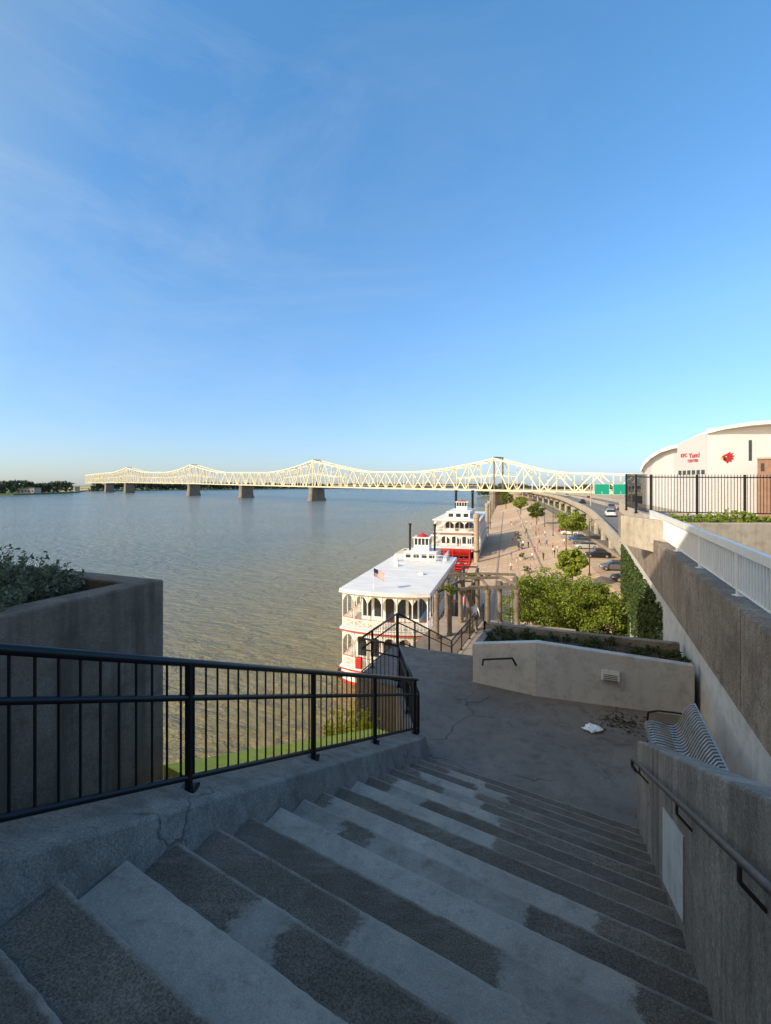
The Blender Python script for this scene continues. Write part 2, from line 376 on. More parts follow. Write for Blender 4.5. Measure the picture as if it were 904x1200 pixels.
mb=MB(); mb.prism([F(.728,4.5),F(.739,4.5),F(.739,5.6),F(.728,5.6)],[16.45,16.45,15.95,15.95],[17.15,17.15,16.7,16.7])
tag(mb.build('wall_panel',M['grey_paint']),'smooth pale grey panel on the face of the right stair wall','panel')
hr=root('handrail',(*F(.64,5),17),'dark round handrail bracketed to the right stair wall','handrail')
def hz(t): return EYE-3.98+.445*(7.75-t)
pts=[(*F(.64,-2),hz(-2)),(*F(.64,7.75),hz(7.75)),(*F(.64,7.95),hz(7.95)-.02),(*F(.65,8.05),hz(8)-.13),(*F(.7,8.05),hz(8)-.2),(*F(.75,8.02),hz(8)-.2)]
MB().path(pts,.022,10).build('rail',M['rail_steel'],hr,0,True)
for t in (2.6,4.2,6.9):
    MB().path([(*F(.64,t),hz(t)),(*F(.64,t),hz(t)-.1),(*F(.74,t),hz(t)-.2)],.011).build('bracket',M['rail_steel'],hr)
# ================================================================== railings
def railing(name,base,label,cat,mat,H=1.05,post_at=None,sp=.15,rails=((0,.03),(.3,.022),(.93,.018)),group=None,br=.009,postr=.03,maxb=95,flat=None):
    rt=root(name,base[0],label,cat,group); B=[Vector(b) for b in base]
    cum=[0]
    for a,b in zip(B,B[1:]): cum.append(cum[-1]+(b-a).length)
    def P(d):
        for i in range(len(B)-1):
            if d<=cum[i+1]+1e-6: return B[i].lerp(B[i+1],(d-cum[i])/(cum[i+1]-cum[i]))
        return B[-1]
    names=['top_rail','mid_rail','bottom_rail'] if len(rails)==3 else ['top_rail','bottom_rail']
    for (dz,r),nm in zip(rails,names):
        m=MB()
        pts=[b+Vector((0,0,H-dz)) for b in B]
        if flat and nm=='top_rail':
            for a,b in zip(pts,pts[1:]): m.beam(a,b,flat[0],flat[1])
        else: m.path(pts,r,8)
        m.build(nm,mat,rt,0,not flat)
    if post_at is None:
        n=max(1,round(cum[-1]/1.9)); post_at=[cum[-1]*i/n for i in range(n+1)]
    for d in post_at:
        p=P(d); m=MB(); m.tube(p-Vector((0,0,.04)),p+Vector((0,0,H-.01)),postr,postr,8)
        m.box(p.x-.07,p.x+.07,p.y-.07,p.y+.07,p.z-.01,p.z+.015)
        m.build('post',mat,rt)
    bot=rails[-1][0]; n=int(cum[-1]/sp); ex=MB(); proto=None; made=0
    for i in range(n):
        d=(i+.5)*sp
        if any(abs(d-q)<.05 for q in post_at): continue
        p=P(d)
        if made<maxb:
            if proto is None:
                m=MB(); m.tube((0,0,0),(0,0,bot),br,br,6); proto=m.build('baluster',mat,None); COL.objects.unlink(proto)
            c=proto.copy(); COL.objects.link(c); c.name='baluster'; c.parent=rt
            c.location=(p.x-base[0][0],p.y-base[0][1],p.z-base[0][2]+H-bot)
            made+=1
        else: ex.tube(p+Vector((0,0,H-bot)),p+Vector((0,0,H)),br,br,4)
    if ex.v: tag(ex.build('baluster',mat,rt),kind='stuff')
    if proto: bpy.data.objects.remove(proto)
    return rt
BM=M['black_metal']
def cp_(t,o=-3.13): return (*F(o,t),ct(t))
railing('railing',[cp_(-1.5),cp_(9.15)],'long black metal railing sloping down along the left side of the stairs','railing',BM,1.08,[(t+1.5)*1.077 for t in (-.9,1.1,3.12,5.15,7.04,8.98)],.155,((0,.033),(.3,.026),(.98,.026)),br=.0095,postr=.034)
L0=ZL
railing('railing',[(*F(-3.13,9.2),L0),(*F(-4.5,11.7),L0)],'black railing along the landing edge just past the foot of the long rail','railing',BM,1.07,sp=.13)
railing('railing',[(*F(-4.5,11.7),L0),(*F(-5.7,11.9),L0),(*F(-5.7,14.6),L0)],'black railing boxing in the far left corner of the landing','railing',BM,1.07,sp=.13)
ZM=11.75
railing('railing',[(*F(-5.7,14.7),L0),(*F(-5.7,21.5),ZM)],'black railing descending the left side of the lower stairs','railing',BM,1.05,sp=.14)
railing('railing',[(*F(-5.7,21.6),ZM),(*F(-5.7,29),ZM)],'level black railing on the lower platform beside the pergola','railing',BM,1.05,sp=.14)
railing('railing',[(*F(-2.9,14.9),L0),(*F(-2.9,21.5),ZM)],'black railing descending the right side of the lower stairs','railing',BM,1.05,sp=.14)
ls=root('lower_staircase',(*F(-4.3,18),ZM),'lower flight of concrete steps going down beyond the landing','stairs')
for k in range(16):
    t=14.7+k*.425; MB().prism([F(-5.85,t),F(-2.75,t),F(-2.75,t+.425),F(-5.85,t+.425)],8,ZL-.184*(k+1)).build('step',M['stair_wall'],ls)
pf=MB(); pf.prism([F(-8.2,21.5),F(-.5,21.5),F(-.5,29.3),F(-8.2,29.3)],2,ZM); tag(pf.build('lower_platform',M['kerb']),kind='structure')
ls2=root('lower_staircase',(*F(-4.3,33),7),'lowest flight of pale steps down to the wharf','stairs')
for k in range(24):
    t=29.3+k*.36; MB().prism([F(-5.9,t),F(-2.7,t),F(-2.7,t+.36),F(-5.9,t+.36)],2,ZM-.2*(k+1)).build('step',M['pale_conc'],ls2)
# pergola
WP=M['weathered_post']
pg=root('pergola',(*F(-4,25),ZM),'weathered concrete and timber pergola on the lower platform with vines on its beams','pergola')
cols=[(512,748),(527,744),(549,741),(572,741),(606,741),(524,722),(560,720),(604,722),(540,729),(586,728)]
tops=[]
for i,(px,py) in enumerate(cols):
    p=on(px,py,ZM); h=2.4
    MB().lathe((p[0],p[1],ZM),[(.19,0),(.19,.1),(.14,.14),(.135,h-.25),(.17,h-.2),(.17,h)],12).build('column',WP,pg)
    tops.append((p[0],p[1],ZM+h))
for a,b in ((0,5),(1,3),(2,4),(5,6),(6,7),(3,6),(4,7),(0,8),(8,9),(9,4)):
    A=Vector(tops[a]);B=Vector(tops[b]); A.z=B.z=ZM+2.48+.02*a; MB().beam(A,B,.1,.16).build('beam',WP,pg)
vp=crown_pts((tops[1][0],tops[1][1]-.1,ZM+2.5),.5,.4,.2,9,60,np.random.RandomState(5))
leafmesh('vine',vp,.1,M['leaf_mid'],pg,6)
vp=crown_pts((tops[6][0],tops[6][1],ZM+2.5),.7,.4,.2,9,60,np.random.RandomState(8))
leafmesh('vine',vp,.1,M['leaf_bright'],pg,9)
def gz(v):
    vs=[p[0] for p in prof]; return float(np.interp(v,vs,[p[1] for p in prof]))
pg2=root('pergola',(*UV(60,-5),3),'lower row of weathered posts and beams along the wharf edge beside the near riverboat','pergola')
pt=[]
for i in range(5):
    for v in (-6.3,-4.2):
        x,y=UV(52+i*5.5,v); z0=gz(v)-.1; H_=7.3-z0; MB().lathe((x,y,z0),[(.26,0),(.26,.3),(.18,.35),(.18,H_-.2),(.24,H_-.1),(.24,H_)],10).build('column',WP,pg2); pt.append((x,y,7.4+.01*i))
for i in range(5):
    MB().beam(pt[2*i],pt[2*i+1],.16,.2).build('beam',WP,pg2)
    if i<4:
        for j in (0,1):
            a=Vector(pt[2*i+j])+Vector((0,0,.2)); c=Vector(pt[2*i+2+j])+Vector((0,0,.2)); MB().beam(a,c,.13,.16).build('beam',WP,pg2)
# ================================================================== left planter
pl=root('planter',(*F(-4.5,2),19),'tall dark stained concrete planter filled with bushes on the left','planter')
ZP=19.1; tE=3.6
dO=-.32
mb=MB(); mb.prism([F(-3.62+dO,-4),F(-3.62+dO,tE),F(-3.88+dO,tE),F(-3.88+dO,-4)],0,ZP-.06); mb.prism([F(-3.885+dO,tE-.26),F(-3.885+dO,tE),F(-7.3,tE),F(-7.3,tE-.26)],0,ZP-.061)
mb.prism([F(-7.1,-4),F(-7.1,tE-.27),F(-7.3,tE-.27),F(-7.3,-4)],0,ZP-.06)
mb.build('wall',M['planter_dark'],pl,.02)
MB().prism([F(-4.21,-4),F(-4.21,tE-.27),F(-7.09,tE-.27),F(-7.09,-4)],16,ZP-.18).build('soil',M['soil'],pl)
def bush(name,c,r,h,n,leaf,mat,label,seed,group=None,cat='bush'):
    rt=root(name,c,label,cat,group); rs=np.random.RandomState(seed); b=MB()
    for i in range(14):
        a=rs.uniform(0,6.28); b.tube(c,(c[0]+math.cos(a)*r*.8,c[1]+math.sin(a)*r*.8,c[2]+h*rs.uniform(.6,1)),.012,.004,4)
    b.build('stem',M['bark'],rt)
    P=[]
    ns=max(30,n//40)
    for i in range(ns):
        a=rs.uniform(0,6.28); rr=r*math.sqrt(rs.uniform(0,1)); hh=h*(1-.45*(rr/r)**2)*rs.uniform(.5,1.25)
        bx,by=c[0]+rr*math.cos(a),c[1]+rr*math.sin(a); m=n//ns
        t=rs.uniform(0.1,1,m)
        P.append(np.stack([bx+rs.normal(size=m)*.04*r+math.cos(a)*.16*t,by+rs.normal(size=m)*.04*r+math.sin(a)*.16*t,c[2]+hh*t],1))
    leafmesh('foliage',np.concatenate(P),leaf,mat,rt,seed); return rt
for i,(o,t,r,h,lb) in enumerate(((-4.65,2.15,.42,.46,'grey green bush at the far left in the tall planter'),(-5.05,2.6,.46,.48,'grey green bush in the middle of the tall planter'),(-4.95,2.9,.34,.3,'low bush nearest the far corner of the tall planter'),(-5.8,2.5,.65,.6,'taller bush at the back of the tall planter'))):
    bush('bush',(*F(o,t),ZP-.2),r,h,3600,.028,M['leaf_grey'],lb,20+i,'bushes in the left planter')
bush('bush',(-.75,10.9,13.2),.7,1.5,6500,.07,M['leaf_yellow'],'bright yellow flowering bush seen through the railing at the foot of the stairs',41)
# ================================================================== right planter (grey wall)
gp=root('planter',(*F(0,13.5),ZL),'low light grey painted planter wall across the far side of the landing','planter')
P1=F(-2.8,12.75);P2=F(-1.13,12.5);P3=F(2.3,12.75)
def wseg(m,a,b,th,z0,za,zb):
    d=Vector((b[0]-a[0],b[1]-a[1])).normalized(); nrm=Vector((-d.y,d.x))*th
    m.prism([a,b,(b[0]+nrm.x,b[1]+nrm.y),(a[0]+nrm.x,a[1]+nrm.y)],z0,[za,zb,zb,za])
m=MB(); wseg(m,P1,P2,.22,ZL-.02,15.72,16.05); m.build('wall',M['grey_paint'],gp,.015)
m=MB(); wseg(m,P2,P3,.22,ZL-.02,16.05,15.86); m.build('wall',M['grey_paint'],gp,.015)
m=MB(); wseg(m,F(2.3,14.8),F(-2.8,14.9),.2,ZL-.02,15.8,15.75); wseg(m,F(-2.8,14.9),P1,.2,ZL-.02,15.6,15.7); m.build('wall',M['curb'],gp,.01)
MB().prism([F(-2.6,12.98),F(2.28,13.0),F(2.28,14.58),F(-2.6,14.68)],ZL,15.6).build('soil',M['soil'],gp)
m=MB(); p=Vector((*F(.55,12.60),15.45)); dR=Vector((.9225,-.386,0)); dD=Vector((.386,.9225,0))
m.add([p-dR*.2-dD*.13+Vector((0,0,-.1)),p+dR*.2-dD*.13+Vector((0,0,-.1)),p+dR*.2-dD*.02+Vector((0,0,.12)),p-dR*.2-dD*.02+Vector((0,0,.12)),p-dR*.2+dD*.02+Vector((0,0,-.12)),p+dR*.2+dD*.02+Vector((0,0,-.12)),p+dR*.2+dD*.02+Vector((0,0,.12)),p-dR*.2+dD*.02+Vector((0,0,.12))],[(0,1,2,3),(4,7,6,5),(0,4,5,1),(3,2,6,7),(0,3,7,4),(1,5,6,2)])
lf=m; wl=root('wall_light',(p.x,p.y,p.z),'small hooded light fixture on the grey planter wall','light fixture')
lf.build('hood',M['grey_paint'],wl,.01)
m=MB(); 
for i in range(4): 
    z=-.08+i*.035; c=p-dD*(.135-i*.018)+Vector((0,0,z)); m.beam(c-dR*.15,c+dR*.15,.006,.012)
m.build('louvre',M['dark'],wl)
hp=[(*F(-2.5,12.6),15.25),(*F(-2.45,12.45),15.45),(*F(-1.7,12.35),15.62),(*F(-1.62,12.5),15.4)]
tag(MB().path(hp,.025,8).build('grab_rail',BM),'short black grab rail on the angled end of the grey planter wall','handrail')
for i,(o,t,r,h) in enumerate(((-1.9,13.9,.6,.3),(-.6,13.8,.7,.22),(.6,13.9,.7,.25),(1.7,13.8,.55,.2))):
    bush('bush',(*F(o,t),15.58),r,h,2000,.05,M['leaf_dark'],['dark low bush above the angled end of the grey wall','second dark low bush from the left behind the grey wall','dark low bush behind the grey wall above the light fixture','dark low bush at the right end of the grey planter'][i],60+i,'dark bushes in the grey planter')
# ================================================================== right side
rw=root('retaining_wall',(*F(2.3,20),7),'long brown concrete parapet wall running away on the right','wall')
MB().prism([F(2.42,-6),F(6,-6),F(6,39),F(2.42,39)],0,17.5).build('lower_wall',M['grey_paint'],rw)
for i in range(15):
    t0=-6+i*3.02; m=MB(); m.prism([F(2.25,t0+.012),F(2.62,t0+.012),F(2.62,t0+3.0),F(2.25,t0+3.0)],16.4,18.03); m.build('parapet',M['band'],rw,.02)
m=MB(); m.prism([F(2.3,22.6),F(2.7,22.6),F(2.7,39.1),F(2.3,39.1)],18.035,18.75); m.build('upper_parapet',M['beige'],rw,.02)
m=MB(); m.prism([F(2.63,-6),F(60,-6),F(60,42),F(2.63,42)],17.0,17.6); tag(m.build('terrace',M['terrace']),kind='structure')
railing('white_railing',[(*F(2.5,-2),18.03),(*F(2.5,22.5),18.03)],'white picket railing with a thick top rail above the right hand parapet','railing',M['white_metal'],.9,[0.0+i*3.06 for i in range(9)],.15,((.06,.04),(.8,.02)),br=.02,postr=.035,maxb=98,flat=(.1,.15))
rs=np.random.RandomState(11); n=13000
t=rs.uniform(18.5,38,n); zz=15.9-rs.uniform(0,1,n)**.8*(1.2+6.5*np.abs(np.sin(t*.75)*.6+np.sin(t*2.3)*.4))
oo=2.4-np.abs(rs.normal(size=n))*.035
X=oo*.9225+t*.386; Y=-oo*.386+t*.9225
k=leafmesh('ivy',np.stack([X,Y,np.clip(zz,7,17)],1),.12,M['leaf_ivy'],None,12)
tag(k,'green ivy hanging down the shaded retaining wall below the parapet','ivy',None,'stuff')
def bench(loc,rz,label):
    rt=root('bench',(0,0,0),label,'bench'); prof=[(-.06,.36),(-.02,.43),(.06,.46),(.2,.45),(.36,.42),(.47,.43),(.54,.5),(.6,.64),(.67,.8),(.75,.92),(.82,.93)]
    sm=MB(); bm=MB(); Lb=3.2; n=30
    for i in range(n):
        y0=i*Lb/n; y1=y0+Lb/n*.5
        for j,(a,b) in enumerate(zip(prof,prof[1:])):
            tgt=sm if j<5 else bm
            tgt.beam((a[0],(y0+y1)/2,a[1]),(b[0],(y0+y1)/2,b[1]),y1-y0,.014)
    for z,x in ((.41,-.02),(.405,.36)): sm.tube((x,0,z-.015),(x,Lb,z-.015),.018)
    for z,x in ((.6,.6),(.91,.83)): bm.tube((x+.012,0,z),(x+.012,Lb,z),.018)
    sm.build('seat',M['steel'],rt); bm.build('backrest',M['steel'],rt)
    for y in (.03,Lb/2,Lb-.03):
        MB().path([(.02,y,0),(.1,y,.4),(.5,y,.41),(.45,y,0)],.028).build('leg',M['black_metal'],rt)
    for y in (.0,Lb):
        MB().path([(.0,y,.42),(.02,y,.6),(.2,y,.66),(.62,y,.68)],.02).build('armrest',M['black_metal'],rt)
    rt.location=loc; rt.rotation_euler=(0,0,rz); return rt
AZ=-math.atan2(.386,.9225)
bench((*F(1.18,8.0),ZL),AZ,'silver slatted metal bench against the right wall of the landing')
tag(MB().prism([F(1.35,6.5),F(2.2,6.5),F(2.2,7.8),F(1.35,7.8)],15.02,15.14).prism([F(1.45,6.6),F(1.6,6.6),F(1.6,7.7),F(1.45,7.7)],14.7,15.02).prism([F(1.95,6.6),F(2.1,6.6),F(2.1,7.7),F(1.95,7.7)],14.7,15.02).build('low_bench',M['cushion'],None,.01),'low dark backless bench between the silver bench and the stair wall','bench')
# litter
rs=np.random.RandomState(2); bx,by,_=on(695,856,ZL); m=MB(); nn=16
for j in range(7):
    for i in range(nn):
        a=2*math.pi*i/nn; f=math.sin(math.pi*(j+.6)/7.2)**.6; r=.15*f*(1+.12*rs.normal()); m.v.append((bx+r*1.3*math.cos(a),by+r*math.sin(a),ZL+.008+.075*(j/6)*(1+.2*rs.normal())))
for j in range(6):
    for i in range(nn): m.f.append((j*nn+i,j*nn+(i+1)%nn,(j+1)*nn+(i+1)%nn,(j+1)*nn+i))
m.f.append(tuple(6*nn+i for i in range(nn)))
tag(m.build('plastic_bag',M['bag']),'crumpled white plastic bag lying on the landing','bag')
lx,ly,_=on(730,846,ZL); n=260
P=np.stack([lx+rs.normal(size=n)*.28,ly+rs.normal(size=n)*.25,ZL+.006+rs.uniform(0,.008,n)],1)
M['dead']=leafmat('dead_leaf',(.03,.018,.01),(.12,.08,.045),.1)
tag(leafmesh('leaf_litter',P,.045,M['dead'],None,4,1.5,.15),'patch of dead brown leaves by the grey wall','leaves',None,'stuff')
# terrace planter, fence
tp=root('planter',at(850,620,16),'beige raised planter with shrubs on the terrace at right','planter')
m=MB(); m.box(9.6,26,15.5,15.8,17.58,18.75); m.box(9.6,9.9,15.81,19.5,17.58,18.74); m.build('wall',M['beige'],tp,.02)
MB().box(9.91,26,15.81,20,17.58,18.6).build('soil',M['soil'],tp)
for i,x in enumerate((10.6,11.9,13.2,14.6)):
    bush('shrub',(x,16.6,18.55),.75,.42+.1*(i%2),2400,.07,M['leaf_bright'],['leftmost','second from left','third from left','rightmost'][i]+' yellow green shrub in the raised terrace planter',80+i,'shrubs in the terrace planter','shrub')
railing('iron_fence',[(12.1,24,18.75),(11.3,20.7,18.65),(18.5,19.2,18.6)],'black iron picket fence behind the shrubs on the terrace','fence',BM,1.8,None,.12,((.12,.024),(1.62,.024)),br=.012,postr=.05)
# ================================================================== highway
def catmull(P,n=8):
    out=[]; P=[Vector(p) for p in P]; Q=[P[0]*2-P[1]]+P+[P[-1]*2-P[-2]]
    for i in range(1,len(Q)-2):
        for j in range(n):
            t=j/n; a,b,c,d=Q[i-1:i+3]
            out.append(.5*((2*b)+(c-a)*t+(2*a-5*b+4*c-d)*t*t+(3*b-a-3*c+d)*t**3))
    out.append(P[-1]); return out
HP=catmull([(17.0,33,0),(22.8,46.7,0),(42.5,98.8,0),(56,140,0),(77,210,0),(95,280,0),(112,360,0),(138,480,0),(190,700,0),(330,1000,0)])
ZH=13.9
def hw(i,w,z):
    a=HP[max(0,i-1)];b=HP[min(len(HP)-1,i+1)]; d=(b-a).normalized(); return (HP[i].x+d.y*w,HP[i].y-d.x*w,z)
hwr=root('elevated_highway',(HP[8].x,HP[8].y,7),'elevated concrete expressway curving away behind the parapet','highway')
def sweep(prof):
    m=MB(); n=len(prof)
    for i in range(len(HP)):
        for w,z in prof: m.v.append(hw(i,w,z))
    for i in range(len(HP)-1):
        for j in range(n): m.f.append((i*n+j,i*n+(j+1)%n,(i+1)*n+(j+1)%n,(i+1)*n+j))
    return m
sweep([(0,ZH),(16,ZH),(16,ZH-.6),(13,ZH-1.6),(3,ZH-1.6),(0,ZH-.6)]).build('deck',M['pale_conc'],hwr)
sweep([(.4,ZH+.01),(.4,ZH+.02),(15.6,ZH+.02),(15.6,ZH+.01)]).build('roadway',M['asphalt'],hwr)
for w in (0,7.8,15.7):
    sweep([(w-.05,ZH-.05),(w+.05,ZH+.95),(w+.25,ZH+.95),(w+.35,ZH-.05)]).build('barrier',M['pale_conc'],hwr)
ln=MB()
for w in (4.1,11.9):
    for i in range(0,len(HP)-1):
        for f in (.1,.6):
            a=Vector(hw(i,w,ZH+.03)).lerp(Vector(hw(i+1,w,ZH+.03)),f); b=Vector(hw(i,w,ZH+.03)).lerp(Vector(hw(i+1,w,ZH+.03)),f+.2); ln.beam(a,b,.16,.004)
ln.build('lane_marking',M['paint_line'],hwr)
for i in range(4,60,3):
    a=hw(i,4,0);b=hw(i,12,0); m=MB(); m.lathe((a[0],a[1],6.9),[(.7,0),(.7,5)],12); m.lathe((b[0],b[1],6.9),[(.7,0),(.7,5)],12); m.beam((*hw(i,1.5,0)[:2],11.6),(*hw(i,14.5,0)[:2],11.6),1.5,1.1)
    m.build('pier',M['pale_conc'],hwr)
ga=Vector((57.6,134,0)); gb=Vector((68,132,0))
gn=root('sign_gantry',(ga.x,ga.y,ZH),'steel gantry over the expressway carrying green signs','sign gantry')
GB=-1.8
for p in (ga,gb): MB().tube((p.x,p.y,7),(p.x,p.y,ZH+7.6+GB),.22,.18).build('post',M['steel'],gn)
m=MB()
for z in (ZH+6.1+GB,ZH+7.3+GB): m.beam((ga.x,ga.y,z),(gb.x,gb.y,z),.15)
for i in range(10):
    a=ga.lerp(gb,i/10);b=ga.lerp(gb,(i+1)/10); m.beam((a.x,a.y,ZH+6.1+GB),(b.x,b.y,ZH+(7.3 if i%2 else 6.1)+GB),.08); m.beam((a.x,a.y,ZH+7.3+GB),(b.x,b.y,ZH+6.1+GB),.08)
m.build('truss',M['steel'],gn)
gd=(gb-ga).normalized(); gnm=Vector((gd.y,-gd.x,0))
for f0,f1,lb in ((.08,.46,'left green road sign on the gantry'),(.54,.92,'right green road sign on the gantry')):
    a=ga.lerp(gb,f0)+gnm*.3; b=ga.lerp(gb,f1)+gnm*.3; z0,z1=ZH+3.2,ZH+6.4
    sg=root('road_sign',(a.x,a.y,z0),lb,'road sign','green signs on the gantry')
    MB().beam((a.x,a.y,(z0+z1)/2),(b.x,b.y,(z0+z1)/2),.08,z1-z0).build('panel',M['green_sign'],sg)
    m=MB(); q=gnm*.06
    for za in (z0+.1,z1-.1): m.beam((a.x+q.x,a.y+q.y,za),(b.x+q.x,b.y+q.y,za),.02,.09)
    for e in (a.lerp(b,.02),a.lerp(b,.98)): m.beam((e.x+q.x,e.y+q.y,z0+.1),(e.x+q.x,e.y+q.y,z1-.1),.09,.02)
    c=a.lerp(b,.5)+q; m.beam((c.x,c.y,z0+.35),(c.x,c.y,z0+1.0),.12,.02)
    m.build('border',M['white_metal'],sg)
# ================================================================== cars
def car_proto(paint):
    rt=root('parked_car',(0,0,0),'x','car'); b=MB()
    S=[(-2.2,.72,.4,.72),(-2.05,.84,.27,.9),(-1.2,.89,.22,.97),(.8,.89,.22,.97),(1.8,.86,.25,.84),(2.15,.74,.35,.62)]
    for x,w,zb,zt in S: b.v+=[(x,-w,zb),(x,-w*1.02,zt-.15),(x,-w*.9,zt),(x,w*.9,zt),(x,w*1.02,zt-.15),(x,w,zb)]
    for i in range(len(S)-1):
        for j in range(6): b.f.append((i*6+j,i*6+(j+1)%6,(i+1)*6+(j+1)%6,(i+1)*6+j))
    b.f+=[(5,4,3,2,1,0),tuple(30+j for j in range(6))]
    b.build('body',paint,rt,.03,True)
    g=MB(); g.v=[(-1.85,-.78,.94),(1.15,-.78,.94),(1.15,.78,.94),(-1.85,.78,.94),(-1.25,-.62,1.4),(.3,-.62,1.4),(.3,.62,1.4),(-1.25,.62,1.4)]
    g.f=[(0,1,5,4),(1,2,6,5),(2,3,7,6),(3,0,4,7),(4,5,6,7)]; g.build('window',M['glass'],rt)
    MB().box(-1.27,.32,-.64,.64,1.395,1.45).build('roof',paint,rt,.02)
    for x in (-1.4,1.35):
        for s in (-1,1):
            w=MB(); w.tube((x,s*.72,.33),(x,s*.9,.33),.33,.33,16); w=w.build('wheel',M['tire'],rt); MB().tube((x,s*.9,.33),(x,s*.91,.33),.19,.19,10).build('rim',M['steel'],w)
    for s in (-1,1):
        MB().box(2.02,2.14,s*.6-.14,s*.6+.14,.58,.7).build('headlight',M['white_metal'],rt)
        MB().box(-2.2,-2.1,s*.6-.16,s*.6+.16,.7,.82).build('tail_light',M['red'],rt)
    return rt
paints={n:plain(n+'_car_paint',c,.3,.2,.04) for n,c in {'white':(.75,.75,.75),'silver':(.42,.43,.45),'black':(.02,.02,.025),'red':(.4,.02,.02),'blue':(.04,.09,.25),'grey':(.14,.14,.15)}.items()}
protos={n:car_proto(p) for n,p in paints.items()}
def kill(o):
    for k in [k for k in bpy.data.objects if k.parent==o]: kill(k)
    bpy.data.objects.remove(o)
az=math.atan2(U[1],U[0])
lots=[(70,15.9,'black'),(79,16,'grey'),(92,15.8,'black'),(104,15.8,'silver'),(112,16,'grey'),(118,16,'blue'),(132,15.9,'white'),(140,15.8,'red')]
ords=['nearest','second','third','fourth','fifth','sixth','seventh','farthest']
for i,(u,v,c) in enumerate(lots):
    tag(tree_copy(protos[c],None,f'{c} car parked in the bays beside the wharf road, {ords[i]} in the row',(*UV(u,v),7.02),az+math.pi/2),None,None,'cars parked in the bays')
for i,(u,v,c,r) in enumerate([(88,21.6,'grey',0),(130,24.3,'white',math.pi),(170,21.6,'black',0),(205,24.4,'silver',0)]):
    tag(tree_copy(protos[c],None,f'{c} car driving on the wharf road, {ords[i]} of four',(*UV(u,v),7.02),az+r),None,None,'cars on the wharf road')
for i,(k,w,c) in enumerate([(15,3,'white'),(20,6,'grey'),(26,3,'black'),(31,10,'red'),(36,6,'silver')]):
    p=hw(k,w,ZH+.03);q=hw(k+1,w,ZH); tag(tree_copy(protos[c],None,f'{c} car on the elevated expressway, {ords[i]} of five',p,math.atan2(q[1]-p[1],q[0]-p[0])),None,None,'cars on the expressway')
for o in protos.values(): kill(o)
# ================================================================== trees
fg=[((10.7,31,7),7.5,2.9,'bright green leafy tree below the grey wall, the left of the near pair'),((13.0,30.5,7),6.9,2.5,'bright green leafy tree below the grey wall, the one against the ivy')]
for i,(l,H,R,lb) in enumerate(fg): make_tree('tree',l,H,R,lb,'near trees below the landing',M['leaf_bright'],100+i,230,130,.105,cl=.19)
mids=[((44.5,114,7),6.5,3.6,'round green tree beside the elevated expressway'),((50,158,7),7,3,'smaller tree farther along beside the expressway'),((60,212,7),8,3.6,'third tree before the bridge, beside the expressway'),((66,262,7),9,4,'farthest roadside tree before the bridge'),((24.2,62,7),4.5,1.9,'small tree near the end of the parapet wall')]
for i,(l,H,R,lb) in enumerate(mids): make_tree('tree',l,H,R,lb,'trees along the wharf road',M['leaf_bright'] if i%2==0 else M['leaf_mid'],200+i,50,90,.32,cl=.25)
# ================================================================== people
def person_mesh(seed,stride):
    me=bpy.data.meshes.new('p'); o=bpy.data.objects.new('p',me); COL.objects.link(o)
    s=stride
    V_=[(0,0,.95),(0,.01,1.12),(0,0,1.3),(0,0,1.42),(0,.0,1.5),(0,.02,1.6),(0,.01,1.68)]
    R_=[.13,.115,.14,.075,.05,.085,.07]; E=[(0,1),(1,2),(2,3),(3,4),(4,5),(5,6)]
    for sd in (-1,1):
        n=len(V_); V_+=[(sd*.17,0,1.37),(sd*.22,-.03-sd*s*.15,1.1),(sd*.23,.06-sd*s*.3,.87),(sd*.23,.08-sd*s*.33,.78)]; R_+=[.06,.045,.033,.04]; E+=[(2,n),(n,n+1),(n+1,n+2),(n+2,n+3)]
        n=len(V_); V_+=[(sd*.09,0,.88),(sd*.1,.04+sd*s*.22,.48),(sd*.1,sd*s*.4-.02,.08),(sd*.11,sd*s*.4+.12,.04)]; R_+=[.095,.062,.042,.04]; E+=[(0,n),(n,n+1),(n+1,n+2),(n+2,n+3)]
    me.from_pydata(V_,E,[]); md=o.modifiers.new('s','SKIN'); md.use_smooth_shade=True
    for i,r in enumerate(R_): me.skin_vertices[0].data[i].radius=(r,r*.85)
    me.skin_vertices[0].data[0].use_root=True
    sb=o.modifiers.new('u','SUBSURF'); sb.levels=sb.render_levels=1
    dg=bpy.context.evaluated_depsgraph_get(); out=bpy.data.meshes.new_from_object(o.evaluated_get(dg))
    bpy.data.objects.remove(o)
    for k in range(5): out.materials.append(None)
    for p in out.polygons:
        c=p.center
        if c.z>1.62 or (c.z>1.53 and c.y<-.01): k=3
        elif c.z>1.43: k=0
        elif c.z<.1: k=4
        elif abs(c.x)>.19 and c.z<1.16: k=0
        elif c.z>.93: k=1
        else: k=2
        p.material_index=k
    return out
pm=[person_mesh(0,0),person_mesh(1,.9),person_mesh(2,-.7)]
skin=plain('skin',(.5,.3,.2),.6,0,.05); hair=plain('hair',(.05,.03,.02),.7,0,.1)
cl={n:plain(n+'_cloth',c,.85,0,.08) for n,c in {'white':(.75,.75,.73),'red':(.5,.04,.04),'blue':(.07,.13,.35),'black':(.02,.02,.02),'khaki':(.35,.28,.18),'green':(.08,.2,.08),'pink':(.6,.25,.3)}.items()}
def person(loc,rz,sh,tr,pose,label,group=None):
    me=pm[pose].copy(); o=bpy.data.objects.new('person',me); COL.objects.link(o)
    for i,mm in enumerate((skin,cl[sh],cl[tr],hair,cl['black'])): me.materials[i]=mm
    o.location=loc; o.rotation_euler=(0,0,rz); tag(o,label,'person',group)
a=on(556,740,ZM); person(a,.4,'white','khaki',1,'person in a white shirt and khaki trousers walking on the lower platform')
